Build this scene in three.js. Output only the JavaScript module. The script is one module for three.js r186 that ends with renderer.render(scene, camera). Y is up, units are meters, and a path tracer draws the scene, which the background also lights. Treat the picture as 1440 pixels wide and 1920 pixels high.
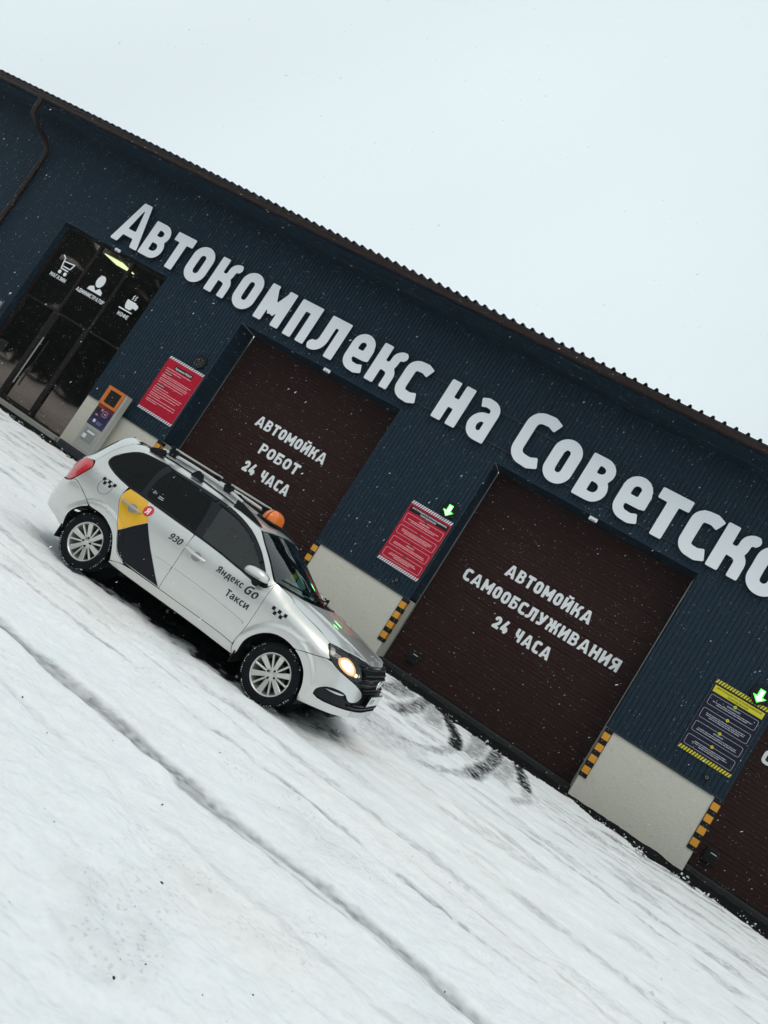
import * as THREE from 'three';
import { mergeGeometries } from 'three/addons/utils/BufferGeometryUtils.js';
import { RoundedBoxGeometry } from 'three/addons/geometries/RoundedBoxGeometry.js';

// ---------------------------------------------------------------- camera, sky, sun, exposure
const scene = new THREE.Scene();
const camera = new THREE.PerspectiveCamera(67.33, 768 / 1024, 0.1, 2000);
camera.position.set(9.1422, 1.674, 17.0528);
camera.up.set(-0.49019464, 0.8412619, 0.22800796);          // the phone was held about 33 degrees off level
camera.lookAt(9.1422 - 0.32207276, 1.674 + 0.06825281, 17.0528 - 0.94425139);
const renderer = new THREE.WebGLRenderer();
renderer.toneMapping = THREE.LinearToneMapping;
renderer.toneMappingExposure = 1.0;
renderer.shadowMap.enabled = true;

function rng(seed) { let a = seed >>> 0; return () => { a = (a + 0x6D2B79F5) | 0; let t = Math.imul(a ^ (a >>> 15), 1 | a); t = (t + Math.imul(t ^ (t >>> 7), 61 | t)) ^ t; return ((t ^ (t >>> 14)) >>> 0) / 4294967296; }; }
const clamp = (x, a = 0, b = 1) => x < a ? a : x > b ? b : x, lerp = (a, b, t) => a + (b - a) * t, sstep = (a, b, x) => { const t = clamp((x - a) / (b - a)); return t * t * (3 - 2 * t); };
const PERM = (() => { const r = rng(77), p = new Float32Array(65536); for (let i = 0; i < 65536; i++) p[i] = r(); return p; })();
function vnoise(x, y) {
  const ix = Math.floor(x), iy = Math.floor(y); let u = x - ix, v = y - iy; u = u * u * (3 - 2 * u); v = v * v * (3 - 2 * v);
  const a = ((ix & 255) << 8), b = (((ix + 1) & 255) << 8), c = iy & 255, d = (iy + 1) & 255;
  return (PERM[a | c] * (1 - u) + PERM[b | c] * u) * (1 - v) + (PERM[a | d] * (1 - u) + PERM[b | d] * u) * v;
}
const fbm = (x, y, n = 4) => { let s = 0, a = 0.5, w = 0; for (let i = 0; i < n; i++) { s += a * vnoise(x, y); w += a; a *= 0.5; x = x * 2.03 + 17.3; y = y * 2.03 + 9.1; } return s / w; };

{ // overcast sky: even pale grey blue with faint soft cloud, a little greyer towards the left of the picture
  const W = 512, H = 256, data = new Float32Array(W * H * 4);
  for (let j = 0; j < H; j++) for (let i = 0; i < W; i++) {
    const el = ((j + 0.5) / H - 0.5) * Math.PI, az = ((i + 0.5) / W) * 2 * Math.PI;
    const cx = Math.cos(az) * Math.cos(el), cz = Math.sin(az) * Math.cos(el), cy = Math.sin(el);
    const n = fbm(cx * 1.7 + 5 + cy, cz * 1.7 + 5 - cy * 0.7, 4) - 0.5;
    const k = 1 + 0.32 * n, o = (j * W + i) * 4;
    data[o] = 0.735 * k; data[o + 1] = 0.83 * k; data[o + 2] = 0.865 * k; data[o + 3] = 1;
  }
  const sky = new THREE.DataTexture(data, W, H, THREE.RGBAFormat, THREE.FloatType);
  sky.mapping = THREE.EquirectangularReflectionMapping; sky.magFilter = THREE.LinearFilter; sky.needsUpdate = true;
  scene.background = sky; scene.environment = sky;
}
const sun = new THREE.DirectionalLight(0xfff4e4, 0.75);
sun.position.set(14, 40, 26); sun.target.position.set(4, 0, 4); sun.shadow.radius = 45; sun.castShadow = true;
Object.assign(sun.shadow.camera, { left: -30, right: 30, top: 30, bottom: -30, near: 1, far: 120 });
sun.shadow.mapSize.set(2048, 2048);
scene.add(sun, sun.target);

// ---------------------------------------------------------------- helpers
const lin = (r, g, b) => new THREE.Color().setRGB(r, g, b);
const std = (r, g, b, rough = 0.6, extra = {}) => new THREE.MeshStandardMaterial({ color: lin(r, g, b), roughness: rough, ...extra });
const phy = (r, g, b, rough = 0.4, extra = {}) => new THREE.MeshPhysicalMaterial({ color: lin(r, g, b), roughness: rough, ...extra });
const used = new Map();
function numbered(n) { const k = used.get(n) ?? 0; used.set(n, k + 1); return k ? n + '_' + String(k).padStart(3, '0') : n; }
function tag(o, label, category, group, kind) { if (label) o.userData.label = label; if (category) o.userData.category = category; if (group) o.userData.group = group; if (kind) o.userData.kind = kind; return o; }
function thing(name, label, category, pos = [0, 0, 0], turn = 0, group) {
  const o = new THREE.Group(); o.name = numbered(name); o.position.set(...pos); o.rotation.y = turn; scene.add(o); return tag(o, label, category, group);
}
function part(name, geo, mat, parent = scene, label) {
  if (Array.isArray(geo)) geo = merge(geo);
  const m = new THREE.Mesh(geo, mat); m.name = parent === scene ? numbered(name) : name; m.castShadow = m.receiveShadow = true; parent.add(m);
  if (label) m.userData.label = label; return m;
}
const sub = (name, parent, label) => { const g = new THREE.Group(); g.name = name; parent.add(g); if (label) g.userData.label = label; return g; };
const merge = (list) => list.length === 1 ? list[0] : mergeGeometries(list.map((g) => { g = g.index ? g.toNonIndexed() : g; for (const k of Object.keys(g.attributes)) if (!['position', 'normal', 'uv'].includes(k)) g.deleteAttribute(k); if (!g.attributes.uv) g.setAttribute('uv', new THREE.BufferAttribute(new Float32Array(g.attributes.position.count * 2), 2)); g.clearGroups(); return g; }), false);
const box = (x0, x1, y0, y1, z0, z1) => { const g = new THREE.BoxGeometry(x1 - x0, y1 - y0, z1 - z0); g.translate((x0 + x1) / 2, (y0 + y1) / 2, (z0 + z1) / 2); return g; };
const rbox = (x0, x1, y0, y1, z0, z1, r = 0.01, seg = 2) => { const g = new RoundedBoxGeometry(x1 - x0, y1 - y0, z1 - z0, seg, r); g.translate((x0 + x1) / 2, (y0 + y1) / 2, (z0 + z1) / 2); return g; };
function tube(pts, r, n = 8, seg) { const c = new THREE.CatmullRomCurve3(pts.map((p) => new THREE.Vector3(...p)), false, 'centripetal'); return new THREE.TubeGeometry(c, seg ?? pts.length * 6, r, n, false); }
function bar(a, b, r, n = 10) { const A = new THREE.Vector3(...a), B = new THREE.Vector3(...b), d = B.clone().sub(A); const g = new THREE.CylinderGeometry(r, r, d.length(), n); g.applyQuaternion(new THREE.Quaternion().setFromUnitVectors(new THREE.Vector3(0, 1, 0), d.normalize())); g.translate((A.x + B.x) / 2, (A.y + B.y) / 2, (A.z + B.z) / 2); return g; }
function meshFrom(pos, idx, uv, nor) { const g = new THREE.BufferGeometry(); g.setAttribute('position', new THREE.Float32BufferAttribute(pos, 3)); if (uv) g.setAttribute('uv', new THREE.Float32BufferAttribute(uv, 2)); g.setIndex(idx); if (nor) g.setAttribute('normal', new THREE.Float32BufferAttribute(nor, 3)); else g.computeVertexNormals(); return g; }
const enc = (l) => { l = clamp(l); return Math.round(255 * (l <= 0.0031308 ? l * 12.92 : 1.055 * Math.pow(l, 1 / 2.4) - 0.055)); };
function dataTex(w, h, fn, srgb = true, ch = 4) {
  const d = new Uint8Array(w * h * ch), o = [0, 0, 0, 255];
  for (let j = 0, k = 0; j < h; j++) for (let i = 0; i < w; i++, k += ch) { fn((i + 0.5) / w, (j + 0.5) / h, o); for (let c = 0; c < ch; c++) d[k + c] = o[c]; }
  const t = new THREE.DataTexture(d, w, h, ch === 1 ? THREE.RedFormat : THREE.RGBAFormat); t.magFilter = t.minFilter = THREE.LinearFilter; t.wrapS = t.wrapT = THREE.RepeatWrapping;
  if (srgb) t.colorSpace = THREE.SRGBColorSpace; t.needsUpdate = true; return t;
}
function canvasTex(w, h, draw) { const c = document.createElement('canvas'); c.width = w; c.height = h; draw(c.getContext('2d'), w, h); const t = new THREE.CanvasTexture(c); t.colorSpace = THREE.SRGBColorSpace; return t; }

// ---------------------------------------------------------------- letters: strokes joined as a distance field, then traced
const arcPts = (cx, cy, rx, ry, a0, a1, n = 9) => Array.from({ length: n + 1 }, (_, i) => { const a = (a0 + (a1 - a0) * i / n) * Math.PI / 180; return [cx + rx * Math.cos(a), cy + ry * Math.sin(a)]; });
const segD = (x, y, s, t) => { const dx = s[2] - s[0], dy = s[3] - s[1], L = Math.hypot(dx, dy) || 1e-6, a = ((x - s[0]) * dx + (y - s[1]) * dy) / L, b = ((y - s[1]) * dx - (x - s[0]) * dy) / L; const qx = Math.abs(a - L / 2) - L / 2, qy = Math.abs(b) - t / 2; return Math.hypot(Math.max(qx, 0), Math.max(qy, 0)) + Math.min(Math.max(qx, qy), 0); };
function glyphDef(ch, w, t) {
  const h = t / 2, S = [], P = [], Q = [];                             // S segments, P paths, Q polygons
  const seg = (...s) => S.push(s), path = (...p) => P.push(p.flat());
  const r = Math.min((w - t) / 2, 0.34), m = w / 2;
  switch (ch) {
    case 'О': path([[h, 0.5]], arcPts(h + r, 1 - h - r, r, r, 180, 90), arcPts(w - h - r, 1 - h - r, r, r, 90, 0), arcPts(w - h - r, h + r, r, r, 0, -90), arcPts(h + r, h + r, r, r, -90, -180), [[h, 0.5]]); break;
    case 'С': path([[w * 0.98, 1 - h - 0.055], [w * 0.72, 1 - h + 0.01]], arcPts(h + r, 1 - h - r, r, r, 90, 180), arcPts(h + r, h + r, r, r, 180, 270), [[w * 0.72, h - 0.01], [w * 0.98, h + 0.055]]); break;
    case 'А': { const k = t * 0.57; Q.push([[0, 0], [m - k, 1], [m + k * 0.2, 1], [t * 1.08, 0]], [[w, 0], [m + k, 1], [m - k * 0.2, 1], [w - t * 1.08, 0]]); S.push([w * 0.22, 0.27, w * 0.78, 0.27, t * 0.8]); break; }
    case 'В': { const b = 0.525, q = t * 0.4; seg(h, 0, h, 1); path([[0.02, 1 - q]], arcPts(w * 0.95 - q - 0.2, (1 - q + b) / 2, 0.2, (1 - q - b) / 2, 90, -90), [[h, b]]); path([[h, b]], arcPts(w - q - 0.2, (b + q) / 2, 0.2, (b - q) / 2, 90, -90), [[0.02, q]]); break; }
    case 'Т': seg(0, 1 - h * 0.9, w, 1 - h * 0.9); seg(m, 0, m, 1); break;
    case 'К': { seg(h, 0, h, 1); path([[h, 0.51]], [[w * 0.5, 0.51]], arcPts(w * 0.5, 0.67, w * 0.2, 0.16, -90, 0, 5), arcPts(w * 0.7 + 0.15, 0.74, 0.15, 1 - h * 0.9 - 0.74, 180, 95, 6), [[w, 1 - h * 0.9]]); path([[w * 0.4, 0.49]], arcPts(w * 0.52, 0.31, w - h - w * 0.52, 0.18, 90, 0, 6), [[w - h, 0]]); break; }
    case 'М': seg(h, 0, h, 1); seg(w - h, 0, w - h, 1); S.push([h * 0.9, 1 - h * 0.55, m + 0.02, 0.27, t * 0.9], [w - h * 0.9, 1 - h * 0.55, m - 0.02, 0.27, t * 0.9]); break;
    case 'П': seg(h, 0, h, 1); seg(w - h, 0, w - h, 1); seg(0, 1 - h * 0.9, w, 1 - h * 0.9); break;
    case 'Л': { const x = w * 0.36; seg(w - h, 0, w - h, 1); seg(x - h, 1 - h * 0.9, w, 1 - h * 0.9); path([[-0.02, h + 0.01], [0.05, h]], arcPts(0.05, h + 0.25, x - 0.05, 0.25, -90, 0), [[x, 1]]); break; }
    case 'е': path([[h, 0.46], [w - h, 0.46]], arcPts(w - h - r, 1 - h - r, r, r, 0, 180), arcPts(h + r, h + r, r, r, 180, 270), [[w * 0.7, h - 0.01], [w * 0.93, h + 0.05]]); S.push([w - h, 0.46 - h * 0.7, w - h, 0.7, t]); break;
    case 'Н': seg(h, 0, h, 1); seg(w - h, 0, w - h, 1); seg(0, 0.5, w, 0.5); break;
    case 'а': path([[w - h, 0], [w - h, 0.62]], arcPts(w - h - r, 1 - h - r, r, r, 0, 90), [[w * 0.34, 1 - h + 0.01], [w * 0.12, 1 - h - 0.045]]); path([[w - h, 0.53], [w * 0.6, 0.55]], arcPts(h + 0.2, 0.33, 0.2, 0.33 - h + 0.02, 90, 270), [[w * 0.55, h - 0.01], [w - h, 0.17]]); break;
    case 'Р': seg(h, 0, h, 1); { const q = t * 0.4; path([[0.02, 1 - q]], arcPts(w - q - 0.2, 1 - q - 0.215, 0.2, 0.215, 90, -90), [[h, 1 - q - 0.43]]); }; break;
    case 'Б': seg(h, 0, h, 1); seg(0, 1 - h * 0.9, w * 0.94, 1 - h * 0.9); { const q = t * 0.4; path([[h, 0.56]], arcPts(w - q - 0.2, (0.56 + q) / 2, 0.2, (0.56 - q) / 2, 90, -90), [[0.02, q]]); }; break;
    case 'Й': case 'И': seg(h, 0, h, 1); seg(w - h, 0, w - h, 1); S.push([h, 0.12, w - h, 0.88, t * 0.85]); if (ch === 'Й') P.push(arcPts(m, 1.2, w * 0.24, 0.1, 180, 360, 6).concat()); break;
    case '2': path([[h * 0.8, 0.72], [h, 0.76]], arcPts(m, 1 - h - 0.2, m - h, 0.2, 170, 0), arcPts(m - 0.02, 0.66, m - h + 0.02, 0.3, 0, -50, 5), [[h * 1.1, h * 1.2], [h, h]]); seg(0.01, h, w, h); break;
    case '4': seg(0, 0.27, w, 0.27); S.push([h * 0.9, 0.3, w * 0.62, 1.02, t], [w * 0.68, 0, w * 0.68, 0.52, t]); break;
    case 'Ч': seg(w - h, 0, w - h, 1); path([[h, 1], [h, 0.66]], arcPts(h + 0.17, 0.6, 0.17, 0.17, 180, 270, 6), [[w - h, 0.43]]); break;
    case 'У': S.push([h * 0.9, 1, m + 0.03, 0.36, t]); path([[w - h * 0.9, 1], [m + 0.06, 0.28]], arcPts(m - 0.11, 0.28, 0.17, 0.28 - h, 0, -90, 6), [[w * 0.1, h]]); break;
    case 'Ж': { seg(m, 0, m, 1); for (const k of [-1, 1]) { const e = m * 0.98; path([[m, 0.5], [m + k * e * 0.42, 0.5]], arcPts(m + k * e * 0.42, 0.66, k * e * 0.16, 0.16, -90, 0, 4), arcPts(m + k * (e * 0.58 + 0.12), 0.76, -k * 0.12, 1 - h * 0.92 - 0.76, 0, 85, 4), [[m + k * e, 1 - h * 0.92]]); path([[m, 0.5], [m + k * e * 0.4, 0.5]], arcPts(m + k * e * 0.42, 0.32, k * (e * 0.58 - h), 0.18, 90, 0, 5), [[m + k * (e - h), 0]]); } break; }
    case 'Я': seg(w - h, 0, w - h, 1); { const q = t * 0.4; path([[w - 0.02, 1 - q]], arcPts(q + 0.2, 1 - q - 0.205, 0.2, 0.205, 90, 270), [[w - h, 1 - q - 0.41]]); }; Q.push([[0, 0], [w * 0.42, 0.5], [w * 0.42 + t, 0.5], [t * 1.08, 0]]); break;
    case 'Ф': seg(m, 0, m, 1); path(arcPts(m, 0.52, m - h, 0.26, 0, 360, 24)); break;
    case 'Д': seg(0, h * 0.8 + 0.06, w, h * 0.8 + 0.06); seg(w * 0.78, 0.1, w * 0.78, 1); path([[w * 0.16, 0.1], [w * 0.32, 0.5], [w * 0.34, 1]]); seg(w * 0.3, 1 - h, w * 0.8, 1 - h); seg(h * 0.7, -0.1, h * 0.7, 0.2); seg(w - h * 0.7, -0.1, w - h * 0.7, 0.2); break;
    case 'Г': seg(h, 0, h, 1); seg(0, 1 - h, w, 1 - h); break;
    case 'З': path([[0.03, 0.8], [0.08, 0.86]], arcPts(m, 1 - h - 0.18, m - h, 0.18, 140, -90, 10), [[m * 0.8, 0.53]]); path([[m * 0.8, 0.53]], arcPts(m, 0.53 - (0.53 - h) / 2, m - h, (0.53 - h) / 2, 90, -150, 10)); break;
    case 'Е': seg(h, 0, h, 1); for (const y of [h, 0.5, 1 - h]) seg(0, y, w, y); break;
  }
  return { S, P, Q };
}
function sdPoly(x, y, v) { let d = 1e9, s = 1; for (let i = 0, j = v.length - 1; i < v.length; j = i++) { const ex = v[j][0] - v[i][0], ey = v[j][1] - v[i][1], wx = x - v[i][0], wy = y - v[i][1], q = clamp((wx * ex + wy * ey) / (ex * ex + ey * ey)); d = Math.min(d, (wx - ex * q) ** 2 + (wy - ey * q) ** 2); const c1 = y >= v[i][1], c2 = y < v[j][1], c3 = ex * wy > ey * wx; if ((c1 && c2 && c3) || (!c1 && !c2 && !c3)) s = -s; } return s * Math.sqrt(d); }
const glyphCache = new Map();
function glyphShapes(ch, w, t, res = 48) {                          // shapes of unit height
  const key = ch + w.toFixed(2) + t.toFixed(3) + res; if (glyphCache.has(key)) return glyphCache.get(key);
  const { S, P, Q } = glyphDef(ch, w, t), pad = 0.08, top = ch === 'Й' ? 0.36 : pad, bot = ch === 'Д' ? 0.2 : pad, st = 1 / res, nx = Math.ceil((w + 2 * pad) / st) + 1, ny = Math.ceil((1 + top + bot) / st) + 1;
  let f = new Float32Array(nx * ny);
  for (let j = 0; j < ny; j++) for (let i = 0; i < nx; i++) {
    const x = -pad + i * st, y = -bot + j * st; let d = 1e9;
    for (const s of S) d = Math.min(d, segD(x, y, s, s[4] ?? t));
    for (const p of P) { const tt = ch === 'Й' ? t * 0.7 : ch === 'К' || ch === 'Ж' ? t * 0.88 : 'ВРБЯ'.includes(ch) ? t * 0.8 : ch === 'е' || ch === 'а' ? t * 0.86 : t; for (let k = 0; k + 1 < p.length; k++) { if (Math.hypot(p[k + 1][0] - p[k][0], p[k + 1][1] - p[k][1]) > 1e-4) d = Math.min(d, segD(x, y, [...p[k], ...p[k + 1]], tt)); if (k) d = Math.min(d, Math.hypot(x - p[k][0], y - p[k][1]) - tt / 2); } }
    for (const q of Q) d = Math.min(d, sdPoly(x, y, q));
    f[j * nx + i] = d;
  }
  for (let pass = 0; pass < 2; pass++) { const g = f.slice(); for (let j = 1; j < ny - 1; j++) for (let i = 1; i < nx - 1; i++) { let s = 0; for (let b = -1; b <= 1; b++) for (let a = -1; a <= 1; a++) s += f[(j + b) * nx + i + a]; g[j * nx + i] = s / 9; } f = g; }
  const edges = new Map(), at2 = new Map();
  for (let j = 0; j + 1 < ny; j++) for (let i = 0; i + 1 < nx; i++) {
    const n = [j * nx + i, j * nx + i + 1, (j + 1) * nx + i + 1, (j + 1) * nx + i], cr = [];
    for (let k = 0; k < 4; k++) { const A = n[k], B = n[(k + 1) % 4]; if ((f[A] < 0) !== (f[B] < 0)) { const lo = Math.min(A, B), hi = Math.max(A, B), key = lo * 2 + (hi - lo === 1 ? 0 : 1), q = f[lo] / (f[lo] - f[hi]), dx = hi - lo === 1 ? 1 : 0; at2.set(key, [-pad + (lo % nx + q * dx) * st, -bot + (Math.floor(lo / nx) + q * (1 - dx)) * st]); cr.push([key, f[A] < 0]); } }
    for (let k = 0; k < cr.length; k++) if (cr[k][1]) edges.set(cr[k][0], cr[(k + 1) % cr.length][0]);
  }
  const loops = [];
  while (edges.size) { let k = edges.keys().next().value; const loop = []; while (edges.has(k)) { loop.push(at2.get(k)); const nk = edges.get(k); edges.delete(k); k = nk; } if (loop.length > 6) loops.push(loop); }
  const dp = (p, e) => { if (p.length < 3) return p; const [a, b] = [p[0], p[p.length - 1]], L = Math.hypot(b[0] - a[0], b[1] - a[1]) || 1e-9; let m = 0, at = 0; for (let i = 1; i < p.length - 1; i++) { const d = L < 1e-6 ? Math.hypot(p[i][0] - a[0], p[i][1] - a[1]) : Math.abs((b[0] - a[0]) * (a[1] - p[i][1]) - (a[0] - p[i][0]) * (b[1] - a[1])) / L; if (d > m) { m = d; at = i; } } return m < e ? [a, b] : [...dp(p.slice(0, at + 1), e).slice(0, -1), ...dp(p.slice(at), e)]; };
  const area = (p) => p.reduce((s, a, i) => { const b = p[(i + 1) % p.length]; return s + a[0] * b[1] - b[0] * a[1]; }, 0) / 2;
  const simple = loops.map((l) => { const h = l.length >> 1; return [...dp(l.slice(0, h + 1), 0.0022).slice(0, -1), ...dp([...l.slice(h), l[0]], 0.0022).slice(0, -1)]; }).filter((l) => Math.abs(area(l)) > 0.0015);
  const sign = Math.sign(simple.reduce((m, l) => Math.abs(area(l)) > Math.abs(m) ? area(l) : m, 0)), outer = simple.filter((l) => area(l) * sign > 0), holes = simple.filter((l) => area(l) * sign < 0);
  const inside = (q, l) => sdPoly(q[0], q[1], l) < 0;
  const shapes = outer.map((l) => { const s = new THREE.Shape(l.map((q) => new THREE.Vector2(...q))); s.holes = holes.filter((q) => inside(q[0], l)).map((q) => new THREE.Path(q.map((z) => new THREE.Vector2(...z)))); return s; });
  glyphCache.set(key, shapes); return shapes;
}
function letterGeo(ch, w, h, t, depth, res) { const g = new THREE.ExtrudeGeometry(glyphShapes(ch, w / h, t / h, res).map((s) => s), { depth: depth / h, bevelEnabled: false }); g.scale(h, h, h); return g; }
// ---------------------------------------------------------------- the yard: snow on asphalt
const SNOW = [0.88, 0.89, 0.90];
const distPL = (x, z, pl) => { let d = 1e9; for (let i = 0; i + 1 < pl.length; i++) { const ax = pl[i][0], az = pl[i][1], bx = pl[i + 1][0] - ax, bz = pl[i + 1][1] - az, q = clamp(((x - ax) * bx + (z - az) * bz) / (bx * bx + bz * bz)); d = Math.min(d, Math.hypot(x - ax - bx * q, z - az - bz * q)); } return d; };
const marks = [   // tyre marks turning in to the wash bay: path, half width, strength
  [[[7.02, 1.2], [7.3, 1.74], [7.59, 2.77], [7.81, 3.61], [7.98, 4.6]], 0.15, 0.95], [[[7.98, 4.6], [7.95, 5.6], [7.8, 6.4], [7.5, 6.9], [7.1, 7.2]], 0.12, 0.3],
  [[[6.68, 1.0], [6.79, 2.08], [6.93, 3.82], [6.95, 5.1]], 0.2, 0.5], [[[6.2, 1.3], [6.35, 2.2], [6.3, 3.6]], 0.32, 0.45], [[[6.95, 1.5], [7.2, 2.8], [7.4, 4.0]], 0.24, 0.3],
  [[[8.4, 1.4], [8.5, 2.83], [8.53, 4.52], [8.46, 5.9]], 0.17, 0.6], [[[8.46, 5.9], [8.3, 6.8], [8.0, 7.4]], 0.12, 0.25], [[[8.0, 1.7], [8.2, 3.0], [8.2, 4.4]], 0.22, 0.35],
  [[[8.78, 1.3], [8.99, 2.49], [9.18, 3.8]], 0.15, 0.8], [[[9.18, 3.8], [9.3, 4.8], [9.15, 5.6]], 0.12, 0.25], [[[8.72, 2.4], [8.8, 3.6], [8.75, 4.6]], 0.2, 0.3],
  [[[10.6, 2.6], [11.4, 2.2], [12.4, 1.9], [14, 1.2]], 0.12, 0.35], [[[11.0, 2.9], [12, 2.6], [13.5, 2.0]], 0.1, 0.25],
];
const lanes = [[12.57, 0.095, 0.56], [11.45, 0.045, 0.34], [11.02, 0.03, 0.16], [10.62, 0.10, 0.2], [9.95, 0.11, 0.2], [13.25, 0.04, 0.1], [8.15, 0.12, 0.26], [7.3, 0.07, 0.26], [6.62, 0.1, 0.24], [5.7, 0.06, 0.24], [5.0, 0.12, 0.2], [4.3, 0.05, 0.22], [3.4, 0.1, 0.2], [2.6, 0.05, 0.25]];
function yard(x, z, out) {                                           // out: how dark (0 snow .. 1 asphalt, painted shade under the taxi too), height, grit
  const wx = x + 0.5 * (fbm(x * 0.45 + 31, z * 0.6, 2) - 0.5), wz = z + 0.55 * (fbm(x * 0.33 + 7, z * 0.5 + 3, 2) - 0.5);   // nothing here is ruler straight
  const rag = 0.75 * (fbm(x * 1.3 + 3, 7.7, 3) - 0.5) + 0.42 * (vnoise(x * 5, z * 2.5) - 0.5) + 0.20 * (vnoise(x * 21, z * 11) - 0.5) + 0.12 * (vnoise(x * 57, z * 33) - 0.5);
  const e = 1.38 + (x < 3 ? 0.3 * sstep(3, -2, x) : 0) + 0.25 * sstep(9.6, 11.2, x);
  const edge = sstep(0.035, -0.035, z - e - rag);
  const m1 = fbm(wx * 1.1 + 40, wz * 2.6, 4), m2 = fbm(wx * 3.3 + 11, wz * 6.5 + 5, 3), n3 = vnoise(x * 23, z * 31), n4 = vnoise(x * 63 + 5, z * 71), churn = fbm(x * 8 + 2, z * 9, 3);
  let bareAndShade = edge, rut = edge * 0.03, s;
  for (const [lz, lw, ls] of lanes) {
    const wob = 0.07 * (fbm(x * 0.55 + lz * 7, lz, 2) - 0.5) + 0.02 * (vnoise(x * 4 + lz, lz) - 0.5), d = Math.abs(z - lz - wob);
    if (d > lw * 3) continue;
    const along = sstep(0.3, 0.6, fbm(x * 0.7 + lz * 3, lz, 3)), main = lz === 12.57;
    s = sstep(lw * 1.4, lw * 0.3, d + lw * 0.9 * (churn - 0.5)) * ls * (main ? (0.62 + 0.3 * along) * (0.55 + 0.5 * n3 * (0.6 + 0.8 * vnoise(x * 5, z * 60))) : along * (0.25 + 1.1 * sstep(0.25, 0.75, 0.5 * n3 + 0.5 * m2)));
    if (main && x > 7.7) s *= 1 - 0.75 * sstep(0.045, 0.01, Math.abs(z - lz - wob - 0.01 - 0.02 * (x - 7.7))) * sstep(7.7, 8.1, x);
    bareAndShade = Math.max(bareAndShade, s); rut += sstep(lw * 1.5, lw * 0.4, d) * (main ? 0.028 : 0.05 * ls) - sstep(lw * 0.6, 0, Math.abs(d - lw * 1.7)) * 0.006 * ls * (0.4 + m2);
  }
  if (z < 8 && x > 5 && x < 15) for (const [pl, hw, ms] of marks) { const d = distPL(x, z, pl) + hw * 0.9 * (churn - 0.5); if (d < hw * 1.5) bareAndShade = Math.max(bareAndShade, sstep(hw * 1.25, hw * 0.35, d) * ms * (0.32 + 1.35 * sstep(0.2, 0.75, 0.45 * n3 + 0.3 * m2 + 0.25 * churn))); }
  // mostly painted shade with some exposed asphalt where the taxi stands, slush before its bumper
  { const inx = sstep(3.6, 4.3, x) * sstep(7.3, 6.7, x), zz = z + 0.05 * (x - 4.2) + 0.5 * (churn - 0.5), inz = sstep(8.1, 8.5, zz) * sstep(10.08, 9.8, zz); bareAndShade = Math.max(bareAndShade, inx * inz * (0.82 + 0.3 * n3)); }
  { const d = Math.hypot((x - 7.1) / 0.55, (z - 9.2) / 0.5) + 0.9 * (churn - 0.5); if (d < 1.2) bareAndShade = Math.max(bareAndShade, sstep(1.1, 0.2, d) * 0.6 * (0.1 + 1.2 * n3 * m2 * 1.6)); }
  { const d = Math.hypot((x - 7.3) / 1.0, (z - 7.2) / 1.1) + 0.8 * (churn - 0.5); if (d < 1.2) bareAndShade = Math.max(bareAndShade, sstep(1.1, 0.2, d) * 0.32 * (0.2 + n3)); }
  // worn grey patches, grit caught in them
  const far = sstep(12, 4, z), worn = sstep(0.56, 0.74, m1 * 0.75 + m2 * 0.25);
  bareAndShade = Math.max(bareAndShade, worn * (0.10 + 0.22 * far) * (0.2 + 1.2 * n3));
  out.bareAndShade = clamp(bareAndShade * 1.1);
  out.h = 0.06 * (fbm(x * 0.9, z * 1.5, 3) - 0.5) + 0.05 * (m2 - 0.5) + 0.03 * (churn - 0.5) + 0.005 * (n3 - 0.5) - rut - 0.02 * sstep(1.9, 1.2, z);
  out.grit = sstep(0.74, 0.90, n4) * (0.06 + 0.94 * sstep(0.52, 0.70, m1 * 0.5 + fbm(x * 2.2 + 4, z * 2.6 + 8, 3) * 0.5));
  out.fine = n4; out.n3 = n3; out.edge = edge; out.mot = 0.6 * m1 + 0.4 * m2;
}
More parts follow.
